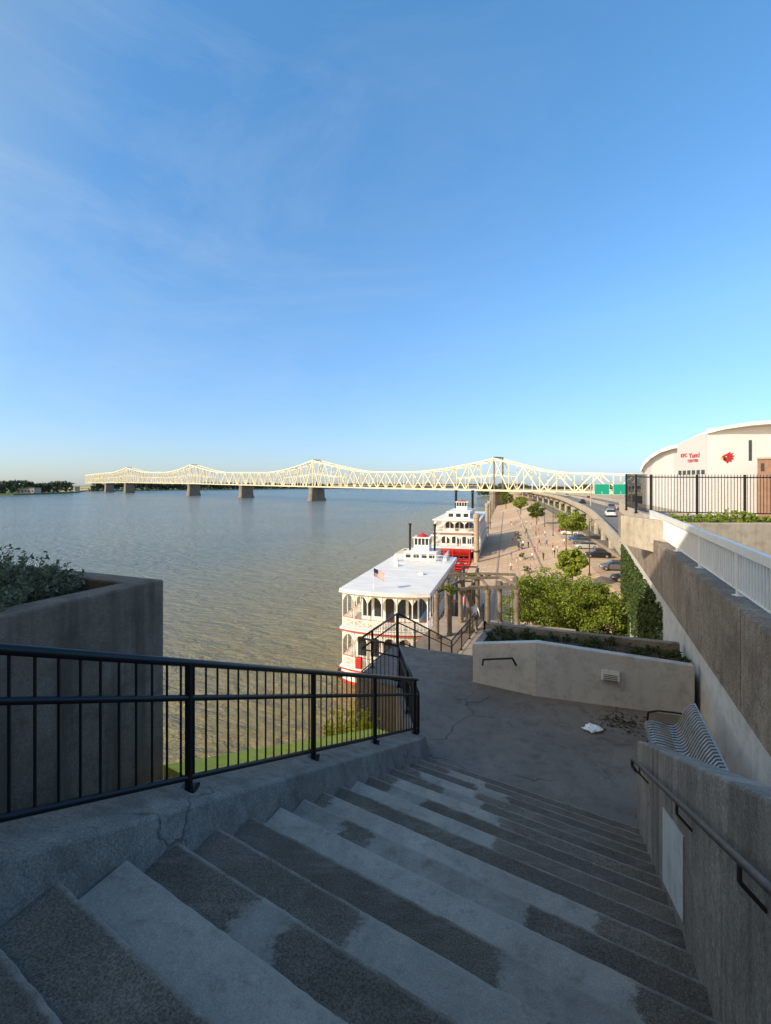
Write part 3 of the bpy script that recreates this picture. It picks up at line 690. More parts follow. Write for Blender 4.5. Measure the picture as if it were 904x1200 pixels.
a=on(545,727,ZM); person(a,2.4,'pink','blue',0,'person in a pink shirt standing on the lower platform by the pergola')
ppl=[(62,8,'white','blue'),(64,9.5,'red','black'),(73,7,'blue','khaki'),(76,9,'white','black'),(83,8,'green','khaki'),(86,4,'pink','blue'),(95,2,'white','khaki'),(97,9,'black','khaki'),(102,10,'white','blue'),(108,6,'red','blue'),(115,9,'blue','black'),(122,4,'white','blue'),(128,8,'white','khaki'),(136,3,'pink','black'),(144,9,'red','khaki'),(152,6,'green','black'),(165,8,'black','blue'),(172,5,'blue','blue'),(92,12,'red','red'),(110,12.2,'white','red'),(99,5,'white','black'),(105,1,'blue','khaki'),(117,7,'pink','khaki'),(119,7.6,'black','black'),(133,10,'white','blue'),(139,8,'red','black'),(148,3,'white','khaki'),(157,9,'pink','blue'),(180,7,'white','black'),(186,3,'red','blue')]
rk=np.random.RandomState(50); ck=list(cl.keys())
for i in range(24): ppl.append((float(rk.uniform(66,200)),float(rk.uniform(-1,11)),ck[rk.randint(7)],ck[rk.randint(7)]))
ppl.sort()
for i,(u,v,s,t_) in enumerate(ppl):
    person((*UV(u,v),gz(v)),i*1.3,s,t_,i%3,f'person in {s} shirt and {t_} trousers on the wharf, {i+1} from the stairs','people on the wharf')
# ================================================================== lamps, mooring posts
def lamp(loc,label,H=8,group='lamps along the wharf'):
    rt=root('street_lamp',loc,label,'street lamp',group); x,y,z=loc
    MB().lathe(loc,[(.2,0),(.2,.4),(.1,.5),(.06,H)],8).build('pole',M['rail_steel'],rt)
    MB().path([(x,y,z+H-.1),(x+.4,y,z+H+.2),(x+1.2,y,z+H+.3)],.04,6).build('arm',M['rail_steel'],rt)
    MB().beam((x+1.1,y,z+H+.28),(x+1.7,y,z+H+.28),.26,.12).build('lamp_head',M['steel'],rt)
for i in range(7): lamp((*UV(75+i*28,11.8),6.6),f'tall grey street lamp on the wharf, {ords[i]} from the stairs',8)
for i in range(6):
    u=70+i*16; x,y=UV(u,3.2); rt=root('planter_tub',(x,y,gz(3.2)),f'low concrete tub with a small shrub on the wharf, {ords[i]} from the stairs','planter','tubs on the wharf')
    MB().lathe((x,y,gz(3.2)-.1),[(.6,0),(.75,.7),(.68,.72),(.6,.6)],12).build('tub',M['pale_conc'],rt)
    leafmesh('shrub',crown_pts((x,y,gz(3.2)+1.0),.7,.7,.5,8,50,np.random.RandomState(300+i)),.16,M['leaf_mid'],rt,i)
for i,(u,v) in enumerate(((108,-6.4),(168,-6.4),(190,-6.4))):
    rt=root('mooring_column',(*UV(u,v),2),f'tall round concrete mooring column at the water edge, {ords[i]} from the stairs','mooring column','mooring columns')
    MB().lathe((*UV(u,v),-1),[(.6,0),(.6,13.5),(.75,13.6),(.75,14.2),(.5,14.6)],16).build('shaft',M['kerb'],rt)
    MB().lathe((*UV(u,v),5),[(.65,0),(.7,.1),(.7,.3),(.65,.4)],16).build('collar',M['rail_steel'],rt)
# ================================================================== bridge
def bp(v,off=0,z=0): return (91-.95*v+.725*off, 400+v+.689*off, z)
def bot(v): return EYE+float(np.interp(v,[-90,0,191,471,757,1064],[-6,-5,-2.6,2,5,5]))
pk=[(0,22,10,70),(191,30,15,80),(471,36,19.5,95),(757,41,27,110)]
def top(v):
    base=float(np.interp(v,[-90,-40,20,95,191,325,471,596,757,887,1064],[6.2,9,11,13,15,18.5,22,26,29,32,29])); z=base
    for c,p,_,L in pk:
        d=abs(v-c)/L
        if v<0: d=abs(v-c)/42
        if d<1: z=max(z,base+(p-base)*(1-d)**1.5)
    return EYE+z
br=root('truss_bridge',bp(191,6,0),'long cream steel cantilever truss bridge spanning the river','bridge')
spans=[(-80,0),(0,191),(191,325),(325,471),(471,757),(757,887),(887,1064)]
for a,b in spans:
    n=max(6,2*round((b-a)/20)); m=MB(); w=.95
    for off in (0,13):
        for i in range(n):
            v0=a+(b-a)*i/n; v1=a+(b-a)*(i+1)/n
            B0,B1,T0,T1=bp(v0,off,bot(v0)),bp(v1,off,bot(v1)),bp(v0,off,top(v0)),bp(v1,off,top(v1))
            m.beam(B0,B1,w,1.3); m.beam(T0,T1,w,1.2); m.beam(B0,T0,.55)
            if i%2: m.beam(B0,T1,.75)
            else: m.beam(T0,B1,.75)
            if top(v0)-bot(v0)>22:
                mz=(bot(v0)+top(v0))/2; mz1=(bot(v1)+top(v1))/2; m.beam(bp(v0,off,mz),bp(v1,off,mz1),.4)
        m.beam(bp(b,off,bot(b)),bp(b,off,top(b)),.7)
    for i in range(n+1):
        v0=a+(b-a)*i/n; m.beam(bp(v0,0,top(v0)),bp(v0,13,top(v0)),.5)
        if i<n:
            v1=a+(b-a)*(i+1)/n; m.beam(bp(v0,0 if i%2 else 13,top(v0)),bp(v1,13 if i%2 else 0,top(v1)),.35)
    m.build('truss_span',M['cream'],br)
    d=MB()
    for i in range(n):
        v0=a+(b-a)*i/n; v1=a+(b-a)*(i+1)/n
        p=[bp(v0,-.8),bp(v1,-.8),bp(v1,13.8),bp(v0,13.8)]; z=[bot(v0),bot(v1),bot(v1),bot(v0)]
        d.prism([q[:2] for q in p],[q-.5 for q in z],[q+.9 for q in z])
    d.build('deck',M['cream_deck'],br)
def pier(v,wl=4.5,z1=None,zb=-2):
    m=MB(); zt=(bot(v)-.6)
    bdir=Vector((-.689,.725)); nd_=Vector((.725,.689))
    def ring(hb,hn,z):
        c=Vector(bp(v,6.5)[:2]); L=[]
        for sx,sy in ((-1,-1),(-.6,-1.12),(.6,-1.12),(1,-1),(1,1),(.6,1.12),(-.6,1.12),(-1,1)):
            q=c+bdir*hb*sx+nd_*hn*sy; L.append((q.x,q.y,z))
        return L
    lv=[(wl*1.25,11,zb),(wl*1.2,10.6,3),(wl*1.02,9.8,3.3),(wl*.85,9,zt-1.8),(wl*1.0,9.6,zt-1.7),(wl*1.0,9.6,zt)]
    for hb,hn,z in lv: m.v+=ring(hb,hn,z)
    for j in range(len(lv)-1):
        for i in range(8): m.f.append((j*8+i,j*8+(i+1)%8,(j+1)*8+(i+1)%8,(j+1)*8+i))
    m.f.append(tuple((len(lv)-1)*8+i for i in range(8))); m.build('pier',M['pier_stone'],br)
for v,w in ((0,3),(191,4),(325,5),(471,5.5),(757,7),(887,7),(-78,3)): pier(v,w)
for v in (0,191,471,757):
    m=MB()
    for off in (0,13): m.beam(bp(v,off,bot(v)),bp(v,off,top(v)+1.2),1.1)
    m.beam(bp(v,0,top(v)+1),bp(v,13,top(v)+1),1.0); m.build('tower_post',M['pier_stone'] if v==0 else M['cream'],br)
m=MB()
for i in range(6):
    a=bp(-80-i*22,0,bot(-80)-i*.4); b=bp(-102-i*22,0,bot(-80)-(i+1)*.4); c=bp(-102-i*22,13,b[2]); d=bp(-80-i*22,13,a[2])
    m.prism([a[:2],b[:2],c[:2],d[:2]],[a[2]-1.5,b[2]-1.5,b[2]-1.5,a[2]-1.5],[a[2]+1,b[2]+1,b[2]+1,a[2]+1])
    m.beam((b[0],b[1],7),(b[0],b[1],b[2]),1.5); m.beam((c[0],c[1],7),(c[0],c[1],b[2]),1.5)
m.build('approach',M['pale_conc'],br)
b2=root('distant_bridge',(0,1900,0),'faint low bridge far upriver seen below the main bridge','bridge'); m=MB(); A=Vector((-230,2000,16)); Bq=Vector((330,1700,16))
for i in range(40):
    a=A.lerp(Bq,i/40);b=A.lerp(Bq,(i+1)/40); m.beam(a,b,3,2.5); m.beam(a+Vector((0,0,7)),b+Vector((0,0,7)),1.0); m.beam(a,b+Vector((0,0,7)),.8)
m.build('truss_span',M['pale_conc'],b2)
for i in range(0,9):
    a=A.lerp(Bq,i/8); MB().beam((a.x,a.y,-1),(a.x,a.y,15),6,9).build('pier',M['pier_stone'],b2)
# ================================================================== boats
def outline(W,L,d,bow=1.6,n=8,pw=.7):
    pts=[]
    for i in range(n+1):
        f=i/n; pts.append((d+(W-2*d)*f, d-bow*math.sin(math.pi*f)**pw if 0<f<1 else d))
    for i in range(n+1):
        f=1-i/n; pts.append((d+(W-2*d)*f, L-d+bow*math.sin(math.pi*f)**pw if 0<f<1 else L-d))
    return pts
def walk(pts,sp):
    out=[]; n=len(pts)
    tot=0;seg=[]
    for i in range(n):
        a=Vector(pts[i]);b=Vector(pts[(i+1)%n]); seg.append((a,b,(b-a).length)); tot+=(b-a).length
    k=round(tot/sp); st_=tot/k; d=0;i=0;acc=0
    for j in range(k):
        d=j*st_
        while d>acc+seg[i][2]: acc+=seg[i][2]; i+=1
        a,b,l=seg[i]; out.append(a.lerp(b,(d-acc)/l))
    return out
def deck_level(rt,W,L,z0,z1,d,cabin,bow=1.6,trim=True,sp=1.9,rail=True,y0=0,nbal=8,lattice=False):
    sh=lambda pts:[(x,y+y0) for x,y in pts]
    ol=sh(outline(W,L,d,bow)); fl=sh(outline(W,L,d-.25,bow))
    MB().prism(fl,z0-.16,z0).build('deck',M['roofwhite'],rt)
    MB().prism(sh(outline(W,L,d-.3,bow)),z0-.28,z0-.165).build('deck_edge',M['red'],rt)
    P=walk(ol,sp); pr=None
    for p in P:
        if pr is None: 
            pr=MB().lathe((0,0,0),[(.09,0),(.06,.15),(.06,z1-z0-.2),(.1,z1-z0-.05)],6).build('column',M['white'],rt); pr.location=(p.x,p.y,z0)
        else:
            c=cp(pr,rt); c.location=(p.x,p.y,z0)
    if rail:
        m=MB(); mr=MB(); n=len(P)
        for i in range(n):
            a=P[i];b=P[(i+1)%n]
            m.beam((a.x,a.y,z0+.12),(b.x,b.y,z0+.12),.05,.08); mr.beam((a.x,a.y,z0+1.05),(b.x,b.y,z0+1.05),.06,.04)
            m.beam((a.x,a.y,z0+.9),(b.x,b.y,z0+.9),.05,.06)
            for k in range(nbal): q=a.lerp(b,(k+.5)/nbal); m.beam((q.x,q.y,z0+.12),(q.x,q.y,z0+1.0),.055)
            if lattice: m.beam((a.x,a.y,z0+.12),(b.x,b.y,z0+.9),.04); m.beam((a.x,a.y,z0+.9),(b.x,b.y,z0+.12),.04)
        m.build('railing',M['white'],rt); mr.build('railing_cap',M['red'],rt)
    if trim:
        m=MB(); n=len(P)
        for i in range(n):
            a=P[i];b=P[(i+1)%n]; N2=8
            for k in range(N2):
                f0,f1=k/N2,(k+1)/N2; h0=.25+.8*abs(2*f0-1)**2.4; h1=.25+.8*abs(2*f1-1)**2.4
                q0=a.lerp(b,f0);q1=a.lerp(b,f1); m.quad((q0.x,q0.y,z1-.02),(q0.x,q0.y,z1-h0),(q1.x,q1.y,z1-h1),(q1.x,q1.y,z1-.02))
        m.build('arch_trim',M['white'],rt)
    if cabin:
        ci,ya,yb=cabin; x0,x1=ci,W-ci
        MB().box(x0,x1,ya+y0,yb+y0,z0,z1-.02).build('cabin',M['white'],rt)
        nn=int((yb-ya)/2.0)
        for i in range(nn):
            y=ya+y0+(i+.5)*(yb-ya)/nn
            for x in (x0-.03,x1+.03): MB().box(x-.02,x+.02,y-.8,y+.8,z0+.6,z0+2.5).build('window',M['glass'],rt)
        k=max(2,int((x1-x0)/1.2))
        for i in range(k):
            x=x0+(i+.5)*(x1-x0)/k; door=(i==k//2)
            MB().box(x-.45,x+.45,ya+y0-.05,ya+y0-.01,z0+(.05 if door else .6),z0+2.5).build('door' if door else 'window',M['dark'] if door else M['glass'],rt)
def stack(rt,x,y,z,h,r=.35):
    MB().lathe((x,y,z),[(r,0),(r,h*.86),(r*1.15,h*.87),(r*1.15,h*.9),(r,h*.91),(r*1.4,h*.97),(r*1.6,h),(r*1.4,h)],14).build('smokestack',M['black_metal'],rt,0,True)
def pilot(rt,cx,cy,z,w,h):
    p=MB().box(cx-w/2,cx+w/2,cy-w/2,cy+w/2,z,z+h*.4).build('pilothouse',M['white'],rt)
    MB().box(cx-w/2+.08,cx+w/2-.08,cy-w/2+.08,cy+w/2-.08,z+h*.4,z+h*.85).build('window',M['glass'],p)
    m=MB()
    for i in range(5):
        f=-w/2+.06+(w-.12)*i/4
        for s in (-1,1): m.beam((cx+f,cy+s*(w/2-.05),z+h*.4),(cx+f,cy+s*(w/2-.05),z+h*.85),.1); m.beam((cx+s*(w/2-.05),cy+f,z+h*.4),(cx+s*(w/2-.05),cy+f,z+h*.85),.1)
    m.build('frame',M['white'],p)
    MB().box(cx-w*.58,cx+w*.58,cy-w*.58,cy+w*.58,z+h*.85,z+h*.92).build('roof',M['white'],p)
    MB().lathe((cx,cy,z+h*.92),[(w*.42,0),(w*.3,.22),(.1,.42),(.05,.9)],10).build('roof_cap',M['red'],p)
W,L=9.4,24
nb=root('riverboat',(0,0,0),'near white riverboat with red trim and broad pale roof moored below the stairs','riverboat')
MB().prism(outline(W,L,.2,1.1,8,.5),-.6,1.25).build('hull',M['white'],nb)
MB().prism(outline(W,L,.14,1.1,8,.5),.75,1.0).build('hull_stripe',M['red'],nb)
MB().prism(outline(W,L,.16,1.1,8,.5),-.55,.25).build('waterline',M['red'],nb)
deck_level(nb,W,L,1.6,5.1,.3,(1.3,1.6,22),.9,sp=1.5,nbal=10,lattice=True)
deck_level(nb,W,L,5.5,9.1,.3,(1.6,2.6,21),.9,sp=1.5,nbal=10,lattice=True)
MB().prism(outline(W,L,.02,.9),9.14,9.42).build('roof',M['roofwhite'],nb)
MB().prism(outline(W,L,-.03,.9),9.06,9.135).build('roof_edge',M['white'],nb)
m=MB()
for i in range(5): m.beam((.1,2.4+i*4.8,9.43),(W-.1,2.4+i*4.8,9.43),.05,.02)
m.build('roof_seam',M['seam'],nb)
for i,(x,y) in enumerate(((6.8,9.5),(2.6,14.5),(1.6,18.4),(8.1,20.5))): MB().box(x-.25,x+.25,y-.35,y+.35,9.42,9.7+.1*(i%3)).build('roof_vent',M['white'],nb)
m=MB()
rp_=[(1.4,18.4),(8.2,18.4),(8.2,24.2),(1.4,24.2)]
for i in range(4):
    a=Vector(rp_[i]);c=Vector(rp_[(i+1)%4])
    for z in (9.95,10.4): m.beam((a.x,a.y,z),(c.x,c.y,z),.05)
    for k in range(9): q=a.lerp(c,k/9); m.beam((q.x,q.y,9.42),(q.x,q.y,10.4),.04)
m.build('roof_railing',M['white'],nb)
MB().box(2.4,7.0,19.6,24.0,9.42,10.6).build('upper_cabin',M['white'],nb)
for i in range(4): MB().box(2.7+i*1.1,3.45+i*1.1,19.54,19.6,9.75,10.35).build('window',M['glass'],nb)
pilot(nb,4.7,22,10.6,2.2,2.1)
stack(nb,2.9,21.6,9.42,5.0,.15); stack(nb,6.5,21.6,9.42,5.0,.15)
MB().box(1.9,2.6,-.6,-.1,1.62,2.7).build('capstan',M['red'],nb,.1)
for x,y in ((.6,6),(.6,12),(8.7,6),(8.7,14)):
    MB().lathe((x,y,1.62),[(.25,0),(.3,.4),(.25,.8)],10).build('barrel',M['red'],nb)
MB().tube((-.45,1.2,.3),(-.05,1.2,.3),.6,.6,18).build('fender',M['tire'],nb)
nb.location=(-4.75,48.8,0); nb.rotation_euler=(0,0,-math.radians(14.7))
fl=root('flag',(0,0,0),'small flag with red and white stripes flying at the near end of the closest riverboat','flag')
MB().tube((0,0,0),(0,0,2.3),.03,.02,6).build('pole',M['white'],fl)
for i in range(13):
    z1=2.2-i*.06
    m=MB(); 
    for k in range(6):
        a=k*.18;b=(k+1)*.18; fa=.1*math.sin(a*4);fb_=.1*math.sin(b*4); m.quad((a,fa,z1-.5*a),(b,fb_,z1-.5*b),(b,fb_,z1-.06-.5*b),(a,fa,z1-.06-.5*a))
    m.build('stripe',M['red'] if i%2==0 else M['white'],fl)
m=MB(); m.quad((.0,-.02,2.2),(.42,.06,2.2-.21),(.42,.06,1.78-.21),(.0,-.02,1.78)); m.build('canton',M['navy'],fl)
q=Matrix.Rotation(-math.radians(14.7),3,'Z')@Vector((3.6,.3,9.4)); fl.location=(q.x-4.75,q.y+48.8,9.4)
W,L=12,46
b=root('riverboat',(0,0,0),'farther white steamboat with stacked decks and a red stern paddlewheel','riverboat')
MB().prism(outline(W,L,.2,1.0),-.6,1.2).build('hull',M['white'],b)
MB().prism(outline(W,L,.14,1.0),.7,.95).build('hull_stripe',M['red'],b)
deck_level(b,W,L,1.5,4.6,.3,(1.6,3,43),.6,True,2.3)
deck_level(b,W,L,5.0,8.0,.3,(2.2,4,40),.6,True,2.3)
deck_level(b,W,38,8.4,11.2,.6,(3,3,34),.6,True,2.5,y0=3)
MB().prism([(x,y+3) for x,y in outline(W,38,.2,.6)],11.2,11.45).build('roof',M['roofwhite'],b)
MB().box(3,9,8,28,11.45,13.1).build('texas_cabin',M['white'],b)
for i in range(8):
    for x in (2.97,9.03): MB().box(x-.02,x+.02,9+i*2.1,10+i*2.1,11.8,12.7).build('window',M['glass'],b)
for i in range(3): MB().box(3.6+i*1.9,4.8+i*1.9,7.94,7.98,11.8,12.7).build('window',M['glass'],b)
pilot(b,6,20,13.1,3,2.4)
stack(b,3.6,27,11.4,7.0,.34); stack(b,8.4,27,11.4,7.0,.34)
pw=MB(); R_=2.6; cy=-2.4; cz=2.4
for x in (2.2,6,9.8):
    for i in range(20):
        a=2*math.pi*i/20;c=2*math.pi*(i+1)/20
        for r in (R_,R_*.6): pw.beam((x,cy+r*math.cos(a),cz+r*math.sin(a)),(x,cy+r*math.cos(c),cz+r*math.sin(c)),.15)
        if i%2==0: pw.beam((x,cy,cz),(x,cy+R_*math.cos(a),cz+R_*math.sin(a)),.14)
for i in range(20):
    a=2*math.pi*i/20; pw.add([(2,cy+r*math.cos(a)+e*math.sin(a),cz+r*math.sin(a)-e*math.cos(a)) for r,e in ((R_*.75,-.04),(R_*1.05,-.04),(R_*1.05,.04),(R_*.75,.04))]+[(10,cy+r*math.cos(a)+e*math.sin(a),cz+r*math.sin(a)-e*math.cos(a)) for r,e in ((R_*.75,-.04),(R_*1.05,-.04),(R_*1.05,.04),(R_*.75,.04))],[(0,1,2,3),(7,6,5,4),(0,4,5,1),(1,5,6,2),(2,6,7,3),(3,7,4,0)])
pw.tube((1.8,cy,cz),(10.2,cy,cz),.25); pw.build('paddlewheel',M['red'],b)
m=MB(); m.beam((1.7,cy,cz),(1.7,1,1.8),.35); m.beam((10.3,cy,cz),(10.3,1,1.8),.35); m.build('wheel_arm',M['white'],b)
b.location=(10.6,115,0); b.rotation_euler=(0,0,-math.radians(14.2))
dk=root('floating_dock',(*UV(60,-9),0),'grey floating dock between the near riverboat and the wharf','dock')
MB().prism([UV(48,-9.3),UV(108,-9.3),UV(108,-7.7),UV(48,-7.7)],-.3,1.0).build('pontoon',M['pier_stone'],dk)
MB().prism([UV(48,-9.4),UV(108,-9.4),UV(108,-7.65),UV(48,-7.65)],1.0,1.12).build('walkway',M['pale_conc'],dk)
# ================================================================== arena
ar=root('arena',(140,210,7),'large white arena with a sweeping curved roof and red lettering','arena')
def panel_mat(name,c1,c2):
    m,nt,b=NT(name); p=pos(nt)
    w=nd(nt,'ShaderNodeTexWave',{'Vector':p,'Scale':.28,'Distortion':0},bands_direction='Z').outputs['Fac']
    c=mix(nt,mapr(nt,w,0,.12,.75,1),c4(c1),c4(c2)); c=mix(nt,mapr(nt,noise(nt,p,.05,4),.4,.7,0,.3),c,c4(c1,.95))
    nt.links.new(c,b.inputs['Base Color']); b.inputs['Roughness'].default_value=.5; return m
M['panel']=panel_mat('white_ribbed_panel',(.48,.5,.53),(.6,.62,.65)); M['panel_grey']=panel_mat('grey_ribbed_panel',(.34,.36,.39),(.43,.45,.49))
def A(px,Y): return (Y*(px-452)/FP,Y)
def hY(py,Y): return EYE+Y*(HZ-py)/FP
pa=[A(829,200),A(985,188),(400,360),A(835,330)]
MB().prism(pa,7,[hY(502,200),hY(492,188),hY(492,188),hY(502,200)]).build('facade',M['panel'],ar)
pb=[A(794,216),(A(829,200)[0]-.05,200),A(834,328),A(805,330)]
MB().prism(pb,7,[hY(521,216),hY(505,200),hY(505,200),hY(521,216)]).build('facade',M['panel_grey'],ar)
m=MB(); rp=[(792,221,522),(800,216,518),(815,207,511),(830,199,504),(850,196,499),(880,192,494.5),(920,188,491),(990,183,490)]
for (a,b_) in zip(rp,rp[1:]):
    p=Vector((*A(a[0],a[1]),hY(a[2],a[1])));q=Vector((*A(b_[0],b_[1]),hY(b_[2],b_[1])))
    e=Vector((0,0,-1.3)); bk=Vector((110,140,2))
    m.add([p,q,q+e,p+e,p+bk,q+bk,q+bk+e,p+bk+e],[(0,1,2,3),(0,4,5,1),(3,2,6,7),(0,3,7,4),(1,5,6,2),(4,7,6,5)])
m.build('roof',M['white'],ar)
m=MB(); wp=[(751,250,549),(755,249,541),(763,247,533),(775,244,526),(790,240,521.5),(800,238,521)]
for a,b_ in zip(wp,wp[1:]):
    p=A(a[0],a[1]);q=A(b_[0],b_[1]); za,zb=hY(a[2],a[1]),hY(b_[2],b_[1])
    m.prism([p,q,(q[0]+60,q[1]+80),(p[0]+60,p[1]+80)],[za-1.6,zb-1.6,zb-1.6,za-1.6],[za,zb,zb,za])
m.build('wing_roof',M['white'],ar)
wz=[(753,252,549),(757,251,541),(764,250,535),(776,247,529),(790,243,524.5),(802,241,523.5)]
for i,(a,b_) in enumerate(zip(wz,wz[1:])):
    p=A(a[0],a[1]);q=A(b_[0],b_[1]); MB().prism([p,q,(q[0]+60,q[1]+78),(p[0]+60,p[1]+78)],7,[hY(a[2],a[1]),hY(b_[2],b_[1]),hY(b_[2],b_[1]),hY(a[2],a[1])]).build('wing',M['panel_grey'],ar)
d=(Vector(A(829,200))-Vector(A(794,216))); dn=Vector((d.y,-d.x)).normalized()
def onface(f,z,off=.15):
    p=Vector(A(794,216))+d*f+dn*off; return (p.x,p.y,z)
for i in range(6):
    f0=.05+i*.155; m=MB(); m.quad(onface(f0,hY(556,207)),onface(f0+.11,hY(556,207)),onface(f0+.11,hY(551,207)),onface(f0,hY(551,207))); m.build('window',M['glass'],ar)
d2=(Vector(A(985,188))-Vector(A(829,200))); dn2=Vector((d2.y,-d2.x)).normalized()
def onf2(f,z,off=.15):
    p=Vector(A(829,200))+d2*f+dn2*off; return (p.x,p.y,z)
m=MB(); m.quad(onf2(.325,hY(540,197)),onf2(.35,hY(540,197)),onf2(.35,hY(516,197)),onf2(.325,hY(516,197))); m.build('window',M['glass'],ar)
def text(body,size,f,z,sx=1,name='lettering',mat=None,face=1,bold=.02):
    cu=bpy.data.curves.new('t','FONT'); cu.body=body; cu.size=size; cu.extrude=.05; cu.offset=bold; cu.align_x='LEFT'
    o=bpy.data.objects.new('t',cu); COL.objects.link(o); dg=bpy.context.evaluated_depsgraph_get(); me=bpy.data.meshes.new_from_object(o.evaluated_get(dg)); bpy.data.objects.remove(o)
    fn,dd=(onface,d) if face==1 else (onf2,d2); base=Vector(fn(f,z,.2)); dv=Vector((dd.x,dd.y,0)).normalized(); nv=Vector(((dn if face==1 else dn2).x,(dn if face==1 else dn2).y,0)); oo=Vector(ORG[ar.name])
    for v in me.vertices:
        c=base+dv*v.co.x*sx+Vector((0,0,v.co.y))+nv*v.co.z; v.co=c-oo
    ob=bpy.data.objects.new(name,me); COL.objects.link(ob); ob.parent=ar; me.materials.clear(); me.materials.append(mat or M['sign_red']); return ob
text('KFC',2.2,.14,hY(535.5,211),.9,'lettering',M['sign_red'],1,.04); text('Yum!',2.9,.42,hY(536,206),.95,'lettering',M['sign_red'],1,.05); text('CENTER',1.7,.38,hY(541.5,208),.9,'lettering',M['sign_red'],1,.03)
em=root('bird_emblem',onf2(.15,hY(537,198)),'red bird head emblem on the white arena facade','emblem')
def poly2(pts,name,mat,off):
    m=MB(); base=Vector(onf2(.155,hY(537,198),off)); dv=Vector((d2.x,d2.y,0)).normalized()
    m.quad(*[tuple(base+dv*x*.9+Vector((0,0,y*.9))) for x,y in pts]); m.build(name,mat,em)
poly2([(-2.4,.2),(-1.7,1.2),(-1.0,1.6),(.2,2.2),(1.6,3.2),(1.2,2.2),(2.8,2.4),(1.9,1.5),(3.2,1.0),(2.2,.5),(2.9,-.5),(1.9,-.6),(1.9,-1.7),(.9,-1.4),(.3,-2.4),(-.4,-1.7),(-.9,-1.0)],'head',M['sign_red'],.2)
poly2([(-2.1,.3),(-1.0,.6),(-.5,-.1),(-.5,-1.3),(-1.1,-1.1)],'mask',M['black_metal'],.26)
M['yellow']=plain('yellow_paint',(.7,.42,.02),.5)
poly2([(-2.8,.1),(-1.9,.55),(-1.3,.0),(-1.7,-.6)],'beak',M['yellow'],.32)
poly2([(-.6,.9),(.0,.9),(-.1,.55),(-.4,.55)],'eye',M['white'],.32)
tb=root('building',(150,170,7),'red brown brick building block beside the arena at the right edge','building')
MB().prism([A(888,165),A(1000,158),(260,200),(170,200)],7,hY(538,165)).build('wall',M['brick'],tb)
MB().prism([A(887,164.7),A(1000,157.7),(260,200.2),(170,200.2)],hY(538,165)+.002,hY(536,165)).build('cornice',M['beige'],tb)
for i in range(8):
    x=A(892+i*9,164.6); x2=A(896+i*9,164.3)
    MB().quad((*x,hY(552,165)),(*x2,hY(552,165)),(*x2,hY(543,165)),(*x,hY(543,165))).build('window',M['glass'],tb)
for i,(px,Y,w,h) in enumerate(((70,1250,40,12),(84,1500,60,14),(325,2600,70,22),(470,3000,90,20),(20,980,35,11))):
    x=Y*(px-452)/FP; q=root('building',(x,Y,2),['low pale building on the far bank left of the bridge end','pale block at the far end of the bridge','distant tall block seen beneath the bridge left of centre','distant wide block far upriver','pale shed among the trees at the far left'][i],'building')
    MB().box(x,x+w,Y,Y+20,2,2+h).build('wall',M['beige'],q); MB().box(x-1,x+w+1,Y-1,Y+21,2+h,3+h).build('roof',M['pier_stone'],q)
    for k in range(int(w/7)): MB().box(x+2+k*7,x+5+k*7,Y-.2,Y-.05,h*.5,h*.5+3).build('window',M['glass'],q)
# ================================================================== unseen block added behind the stairs to cast shade
def PQ(p,q): return (.866*p+.5*q,.5*p-.866*q)
bb=root('shade_caster_block',(*PQ(-16,5),0),'unseen pale concrete block added behind the stairs to cast shade on them','building')
MB().prism([PQ(-10,-14),PQ(-10,30),PQ(-24,30),PQ(-24,-14)],0,30.6).build('wall',M['beige'],bb)
for i in range(10):
    for z in (19.5,23,26.5):
        a=PQ(-9.95,-12+i*4);c=PQ(-9.95,-9.6+i*4); MB().quad((*a,z),(*c,z),(*c,z+2),(*a,z+2)).build('window',M['glass'],bb)
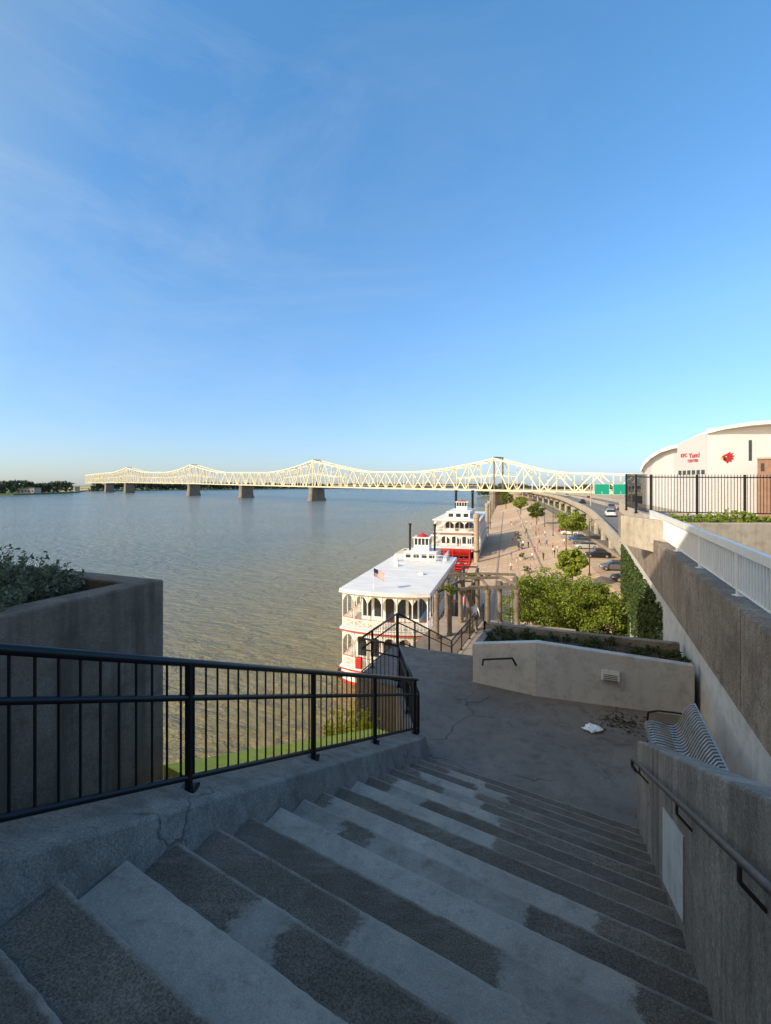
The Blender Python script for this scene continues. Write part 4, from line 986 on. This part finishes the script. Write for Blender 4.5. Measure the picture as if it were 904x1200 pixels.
# ================================================================== light, sky, camera
EL=math.radians(27)
sd=Vector((.866*math.cos(EL),.5*math.cos(EL),-math.sin(EL)))
sl=bpy.data.lights.new('sun','SUN'); sl.energy=4.8; sl.angle=math.radians(.5); sl.color=(1,.88,.7)
so=bpy.data.objects.new('sun',sl); COL.objects.link(so); so.rotation_euler=sd.to_track_quat('-Z','Y').to_euler()
w=bpy.data.worlds.new('World'); SC.world=w; w.use_nodes=True; nt=w.node_tree; bg=nt.nodes['Background']
sk=nd(nt,'ShaderNodeTexSky',sky_type='NISHITA'); sk.sun_disc=False; sk.sun_elevation=EL; sk.sun_rotation=math.radians(240); sk.altitude=100; sk.air_density=1.1; sk.dust_density=.5; sk.ozone_density=2.0
tc=nd(nt,'ShaderNodeTexCoord').outputs['Generated']
sep=nd(nt,'ShaderNodeSeparateXYZ',{0:tc})
h0=mix(nt,mapr(nt,sep.outputs['X'],-.6,.45),(.78,.92,1.3,1),(.58,.74,1.2,1))
t1=mix(nt,mapr(nt,sep.outputs['Z'],0.0,.3),h0,(.92,1.24,1.5,1))
t2=mix(nt,mapr(nt,sep.outputs['Z'],.28,.75),t1,(.9,1.6,1.9,1))
sdot=nd(nt,'ShaderNodeVectorMath',{0:tc,1:(-.8,-.5,.35)},operation='DOT_PRODUCT').outputs['Value']
t3=mix(nt,mapr(nt,sdot,.15,.75),t2,(2.9,2.05,1.2,1))
skc=mix(nt,1.0,sk.outputs[0],t3,'MULTIPLY')
mp=nd(nt,'ShaderNodeMapping',{'Vector':tc,'Scale':(1.2,1.2,4),'Rotation':(.25,.2,.4)}).outputs[0]
cn=noise(nt,mp,1.6,8,.66,.8)
leftm=mapr(nt,sep.outputs['X'],-.7,.35,1,.1)
cf=math_(nt,'MULTIPLY',mapr(nt,cn,.42,.8,0,.34),leftm)
col=mix(nt,cf,skc,(4.3,5.1,5.9,1))
nt.links.new(col,bg.inputs['Color']); bg.inputs['Strength'].default_value=.15
cam=bpy.data.cameras.new('camera'); cam.sensor_fit='HORIZONTAL'; cam.sensor_width=36; cam.lens=36*FP/904; cam.shift_y=-(600-HZ)/904; cam.clip_end=20000; cam.clip_start=.05
co=bpy.data.objects.new('camera',cam); COL.objects.link(co); co.location=(0,0,EYE); co.rotation_euler=(math.pi/2,0,0); SC.camera=co
SC.view_settings.view_transform='Standard'; SC.view_settings.look='None'; SC.view_settings.exposure=0
